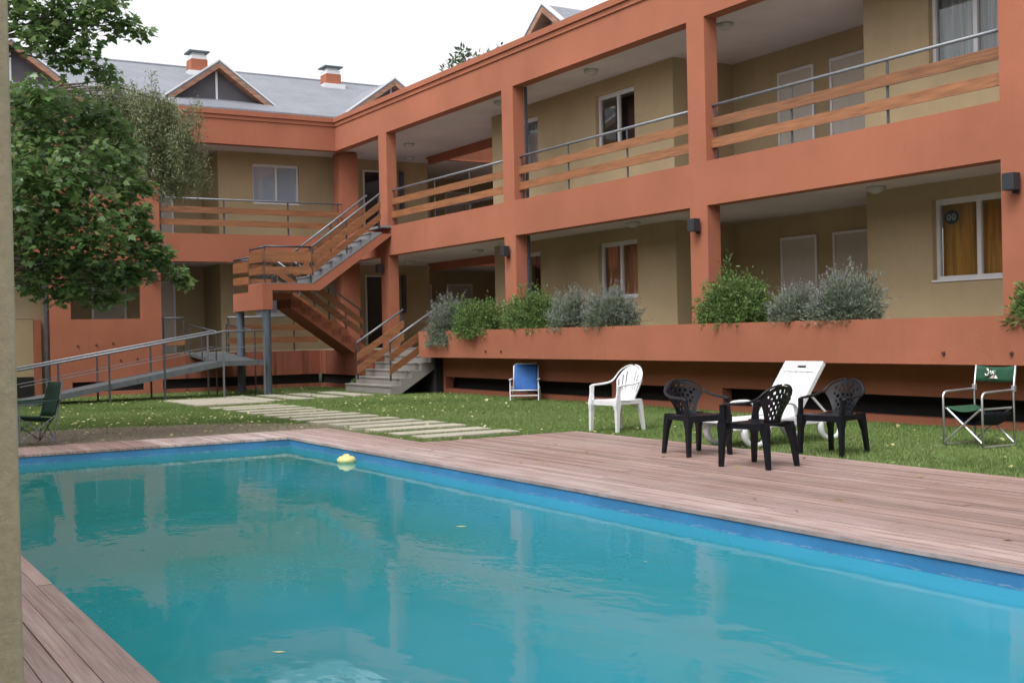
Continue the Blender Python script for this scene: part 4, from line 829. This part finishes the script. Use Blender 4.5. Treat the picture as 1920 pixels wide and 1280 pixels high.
def shrub(label, cx, cy, zb, rx, ry, h, kind, n=420, droop=0.0, group=None, small=1.0):
    t = thing('lavender_shrub' if kind == 'grey' else 'leafy_shrub', label, 'shrub', (cx, cy, zb), group)
    az = RNG.uniform(0, 6.28, n); el = np.arccos(1-RNG.random(n)**0.85*(1.0 if droop == 0 else 1.12)); rr = RNG.uniform(0.5, 1.0, n)+0.16*np.sin(az*3+cx*7)*np.sin(el*4+cx*3)+np.where(RNG.random(n) < 0.06, 0.18, 0.0)
    tip = np.stack([cx+np.cos(az)*np.sin(el)*rx*rr, cy+np.sin(az)*np.sin(el)*ry*rr, zb+np.cos(el)*h*rr-droop*np.maximum(0, np.sin(el)-0.6)*h], 1)
    base = np.stack([cx+np.cos(az)*rx*0.35*RNG.random(n), cy+np.sin(az)*ry*0.3*RNG.random(n), np.full(n, zb)], 1)
    mid = (base+tip)/2; mid[:, 2] += 0.12*h; sb = MB()
    for i in range(0, n, 3): sb.tube([tuple(base[i]), tuple(mid[i]), tuple(tip[i])], [0.006, 0.004, 0.002], 3)
    k = 26 if kind == 'green' else 20
    ts = RNG.random((n, k))**0.6; A = base[:, None]*((1-ts)**2)[..., None]+2*mid[:, None]*(ts*(1-ts))[..., None]+tip[:, None]*(ts**2)[..., None]
    P = A.reshape(-1, 3)+RNG.normal(size=(n*k, 3))*0.022; dirv = np.repeat(tip-base, k, axis=0); dirv /= np.linalg.norm(dirv, axis=1, keepdims=True)
    D = dirv*0.75+RNG.normal(size=(n*k, 3))*(0.55 if kind == 'green' else 0.42); sz = RNG.uniform(0.05, 0.10, n*k)*small
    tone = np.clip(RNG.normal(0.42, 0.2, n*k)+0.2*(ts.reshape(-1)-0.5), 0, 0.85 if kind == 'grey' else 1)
    if kind == 'grey':   # flower spikes above the foliage
        sel = np.where(el < 1.25)[0]; q = 9; d2 = tip[sel]-mid[sel]; d2 /= np.linalg.norm(d2, axis=1, keepdims=True)
        s2 = RNG.random((len(sel), q)); P2 = (tip[sel][:, None]+d2[:, None]*(s2*0.14-0.03)[..., None]).reshape(-1, 3)+RNG.normal(size=(len(sel)*q, 3))*0.007
        P = np.concatenate([P, P2]); D = np.concatenate([D, np.repeat(d2, q, axis=0)+RNG.normal(size=P2.shape)*0.35]); sz = np.concatenate([sz, np.full(len(P2), 0.045)]); tone = np.concatenate([tone, np.clip(RNG.normal(0.92, 0.1, len(P2)), 0.6, 1)])
    M = frames(D, RNG.uniform(0, 6.28, len(P)))*sz[:, None, None]; M[:, :, 0] *= 1.5 if kind == 'green' else 1.0
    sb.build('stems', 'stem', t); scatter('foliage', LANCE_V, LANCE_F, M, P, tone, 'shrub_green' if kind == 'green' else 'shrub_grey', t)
ZS = 1.36; G1 = G2 = 'shrubs in the planter'
shrub('grey lavender spilling over the planter\'s end beside the entry steps', -24.15, 12.93, ZS, 0.78, 0.55, 0.88, 'grey', 820, 0.6, G1)
shrub('bright green shrub overhanging the planter next to the lavender by the steps', -22.75, 12.95, ZS, 1.0, 0.52, 0.86, 'green', 720, 0.08, G1)
shrub('taller green shrub in front of an orange column', -20.7, 12.99, ZS, 1.2, 0.38, 0.98, 'green', 860, 0.0, G1)
shrub('grey lavender touching the taller green shrub by the column', -19.15, 12.99, ZS, 0.72, 0.38, 0.86, 'grey', 680, 0.0, G1)
shrub('grey lavender below the tan-curtained window', -17.9, 12.97, ZS, 0.85, 0.38, 0.82, 'grey', 820, 0.0, G1)
shrub('rounded light green shrub in front of the orange column between the two doors and window', -14.5, 12.99, ZS, 0.95, 0.38, 0.97, 'green', 860, 0.0, G2)
shrub('small grey lavender squeezed between the rounded green shrub and a larger lavender', -13.15, 12.99, ZS, 0.52, 0.38, 0.64, 'grey', 500, 0.0, G2)
shrub('large grey lavender bush in front of the porch doors', -12.15, 12.97, ZS, 0.74, 0.38, 0.80, 'grey', 860, 0.0, G2)
shrub('green shrub at the photo\'s right edge', -8.92, 12.97, ZS, 0.55, 0.45, 0.6, 'green', 300, 0.1, G2)
shrub('tiny green seedling by the foot of the entry steps', -28.45, 12.4, GZ, 0.18, 0.15, 0.28, 'green', 30, 0.0)
# ------------------------------------------------------------------ grass and fallen leaves
def lawn_mask(x, y):
    ok = ((x < -13.42) & (y > 6.79)) | (y > 9.12) | (x < -16.6)
    ok &= ~((x > -25.25) & (y > 13.25)) & ~((x < -25.25) & (y > 12.65)) & (x > -31.45)
    for s in [o for o in path.children]:
        c = WLOC[s.name]; d = s.dimensions
        ok &= ~((abs(x-c[0]) < d[0]/2-0.01) & (abs(y-c[1]) < d[1]/2-0.01))
    return ok & ~((x > -27.95) & (x < -25.3) & (y > 11.95))
bpy.context.view_layer.update()
N = 900000
gx = RNG.uniform(-31.4, -3.5, N); gy = RNG.uniform(1.8, 13.25, N)
def lownoise(x, y, s, seed):
    r = np.random.default_rng(seed); v = np.zeros_like(x)
    for k in range(6): a = r.uniform(0, 6.28); f = s*r.uniform(0.5, 2.2); v += np.sin((x*math.cos(a)+y*math.sin(a))*f+r.uniform(0, 6.28))
    return v/3.0
ok = lawn_mask(gx, gy); worn = ((gx+17.3)*0.36)**2+((gy-3.6)*0.24)**2+0.22*lownoise(gx, gy, 2.0, 3)
ok &= (worn > 0.9) | (RNG.random(N) < 0.05)
thin = (gy < 9.7) & (gx > -10.5); ok &= ~thin | (RNG.random(N) < 0.55)
dist = np.hypot(gx, gy); ok &= RNG.random(N) < np.clip(1.25-dist/34, 0.3, 1)
gx, gy = gx[ok], gy[ok]; N = len(gx)
hgt = RNG.uniform(0.028, 0.06, N)*(1+0.25*lownoise(gx, gy, 3.0, 5)); lean = RNG.normal(size=(N, 2))*0.55
D = np.stack([lean[:, 0], lean[:, 1], np.ones(N)], 1); M = frames(D, RNG.uniform(0, 6.28, N))
M[:, :, 0] *= RNG.uniform(0.006, 0.012, N)[:, None]; M[:, :, 1] *= hgt[:, None]
tone = np.clip(0.48+0.16*lownoise(gx, gy, 1.1, 9)+RNG.normal(0, 0.16, N)+0.22*((gy < 9.6) & (gx > -12)), 0, 1)
tag(scatter('grass', [(-0.5, 0, 0), (0.5, 0, 0), (0, 1, 0)], [(0, 1, 2)], M, np.stack([gx, gy, np.full(N, GZ)], 1), tone, 'grass_blade'), 'short mown lawn grass between the deck and the building', 'grass', kind='stuff')
n = 1900; lx = RNG.uniform(-31, -5, n); ly = RNG.uniform(2, 13.0, n)
keep = lawn_mask(lx, ly); dens = np.where(lx < -17, 1.0, 0.6)*np.where((ly > 11) & (lx > -22), 0.5, 1.0); keep &= RNG.random(n) < dens
lx, ly = lx[keep], ly[keep]; a = RNG.normal(0, 1, (150, 2)); ex, ey = -20.5+a[:, 0]*2.2, 5.6+a[:, 1]*1.0; k2 = lawn_mask(ex, ey)
lx = np.concatenate([lx, ex[k2], RNG.uniform(-13, -4, 26)]); ly = np.concatenate([ly, ey[k2], RNG.uniform(5.9, 9.0, 26)]); n = len(lx)
D = RNG.normal(size=(n, 3)); D[:, 2] *= 0.22; M = frames(D, RNG.normal(0, 0.35, n))*(RNG.uniform(0.03, 0.065, n)[:, None, None])
onl = lawn_mask(lx, ly); tone = np.clip(RNG.normal(0.62, 0.28, n), 0, 1); tone[~onl] = RNG.random((~onl).sum())*0.35
tag(scatter('fallen_leaves', MAPLE_V, MAPLE_F, M, np.stack([lx, ly, np.where(onl, GZ+0.045, 0.012)], 1), tone, 'litter'), 'pale fallen leaves strewn over the lawn and deck', 'leaves', kind='stuff')
for lab, (x, y), s in (('curled pale leaf afloat in the middle of the pool', (853, 986), 0.10), ('tiny white petal afloat in the pool facing the black chairs', (1206, 1052), 0.03), ('pale leaf afloat on the water near the bottom of the photo', (510, 1221), 0.07)):
    q = on('z', WZ+0.004, x, y); o = scatter('floating_leaf', [(0, 0, 0.004), (0.22, 0.5, 0.0), (0, 1, 0.006), (-0.22, 0.5, 0.0), (0, 0.5, 0.03)], [(0, 1, 4), (1, 2, 4), (2, 3, 4), (3, 0, 4)], frames(np.array([[0.6, 0.8, 0.0]]), np.zeros(1))*s, np.array([q]), np.array([1.0]), 'litter'); tag(o, lab, 'leaf')
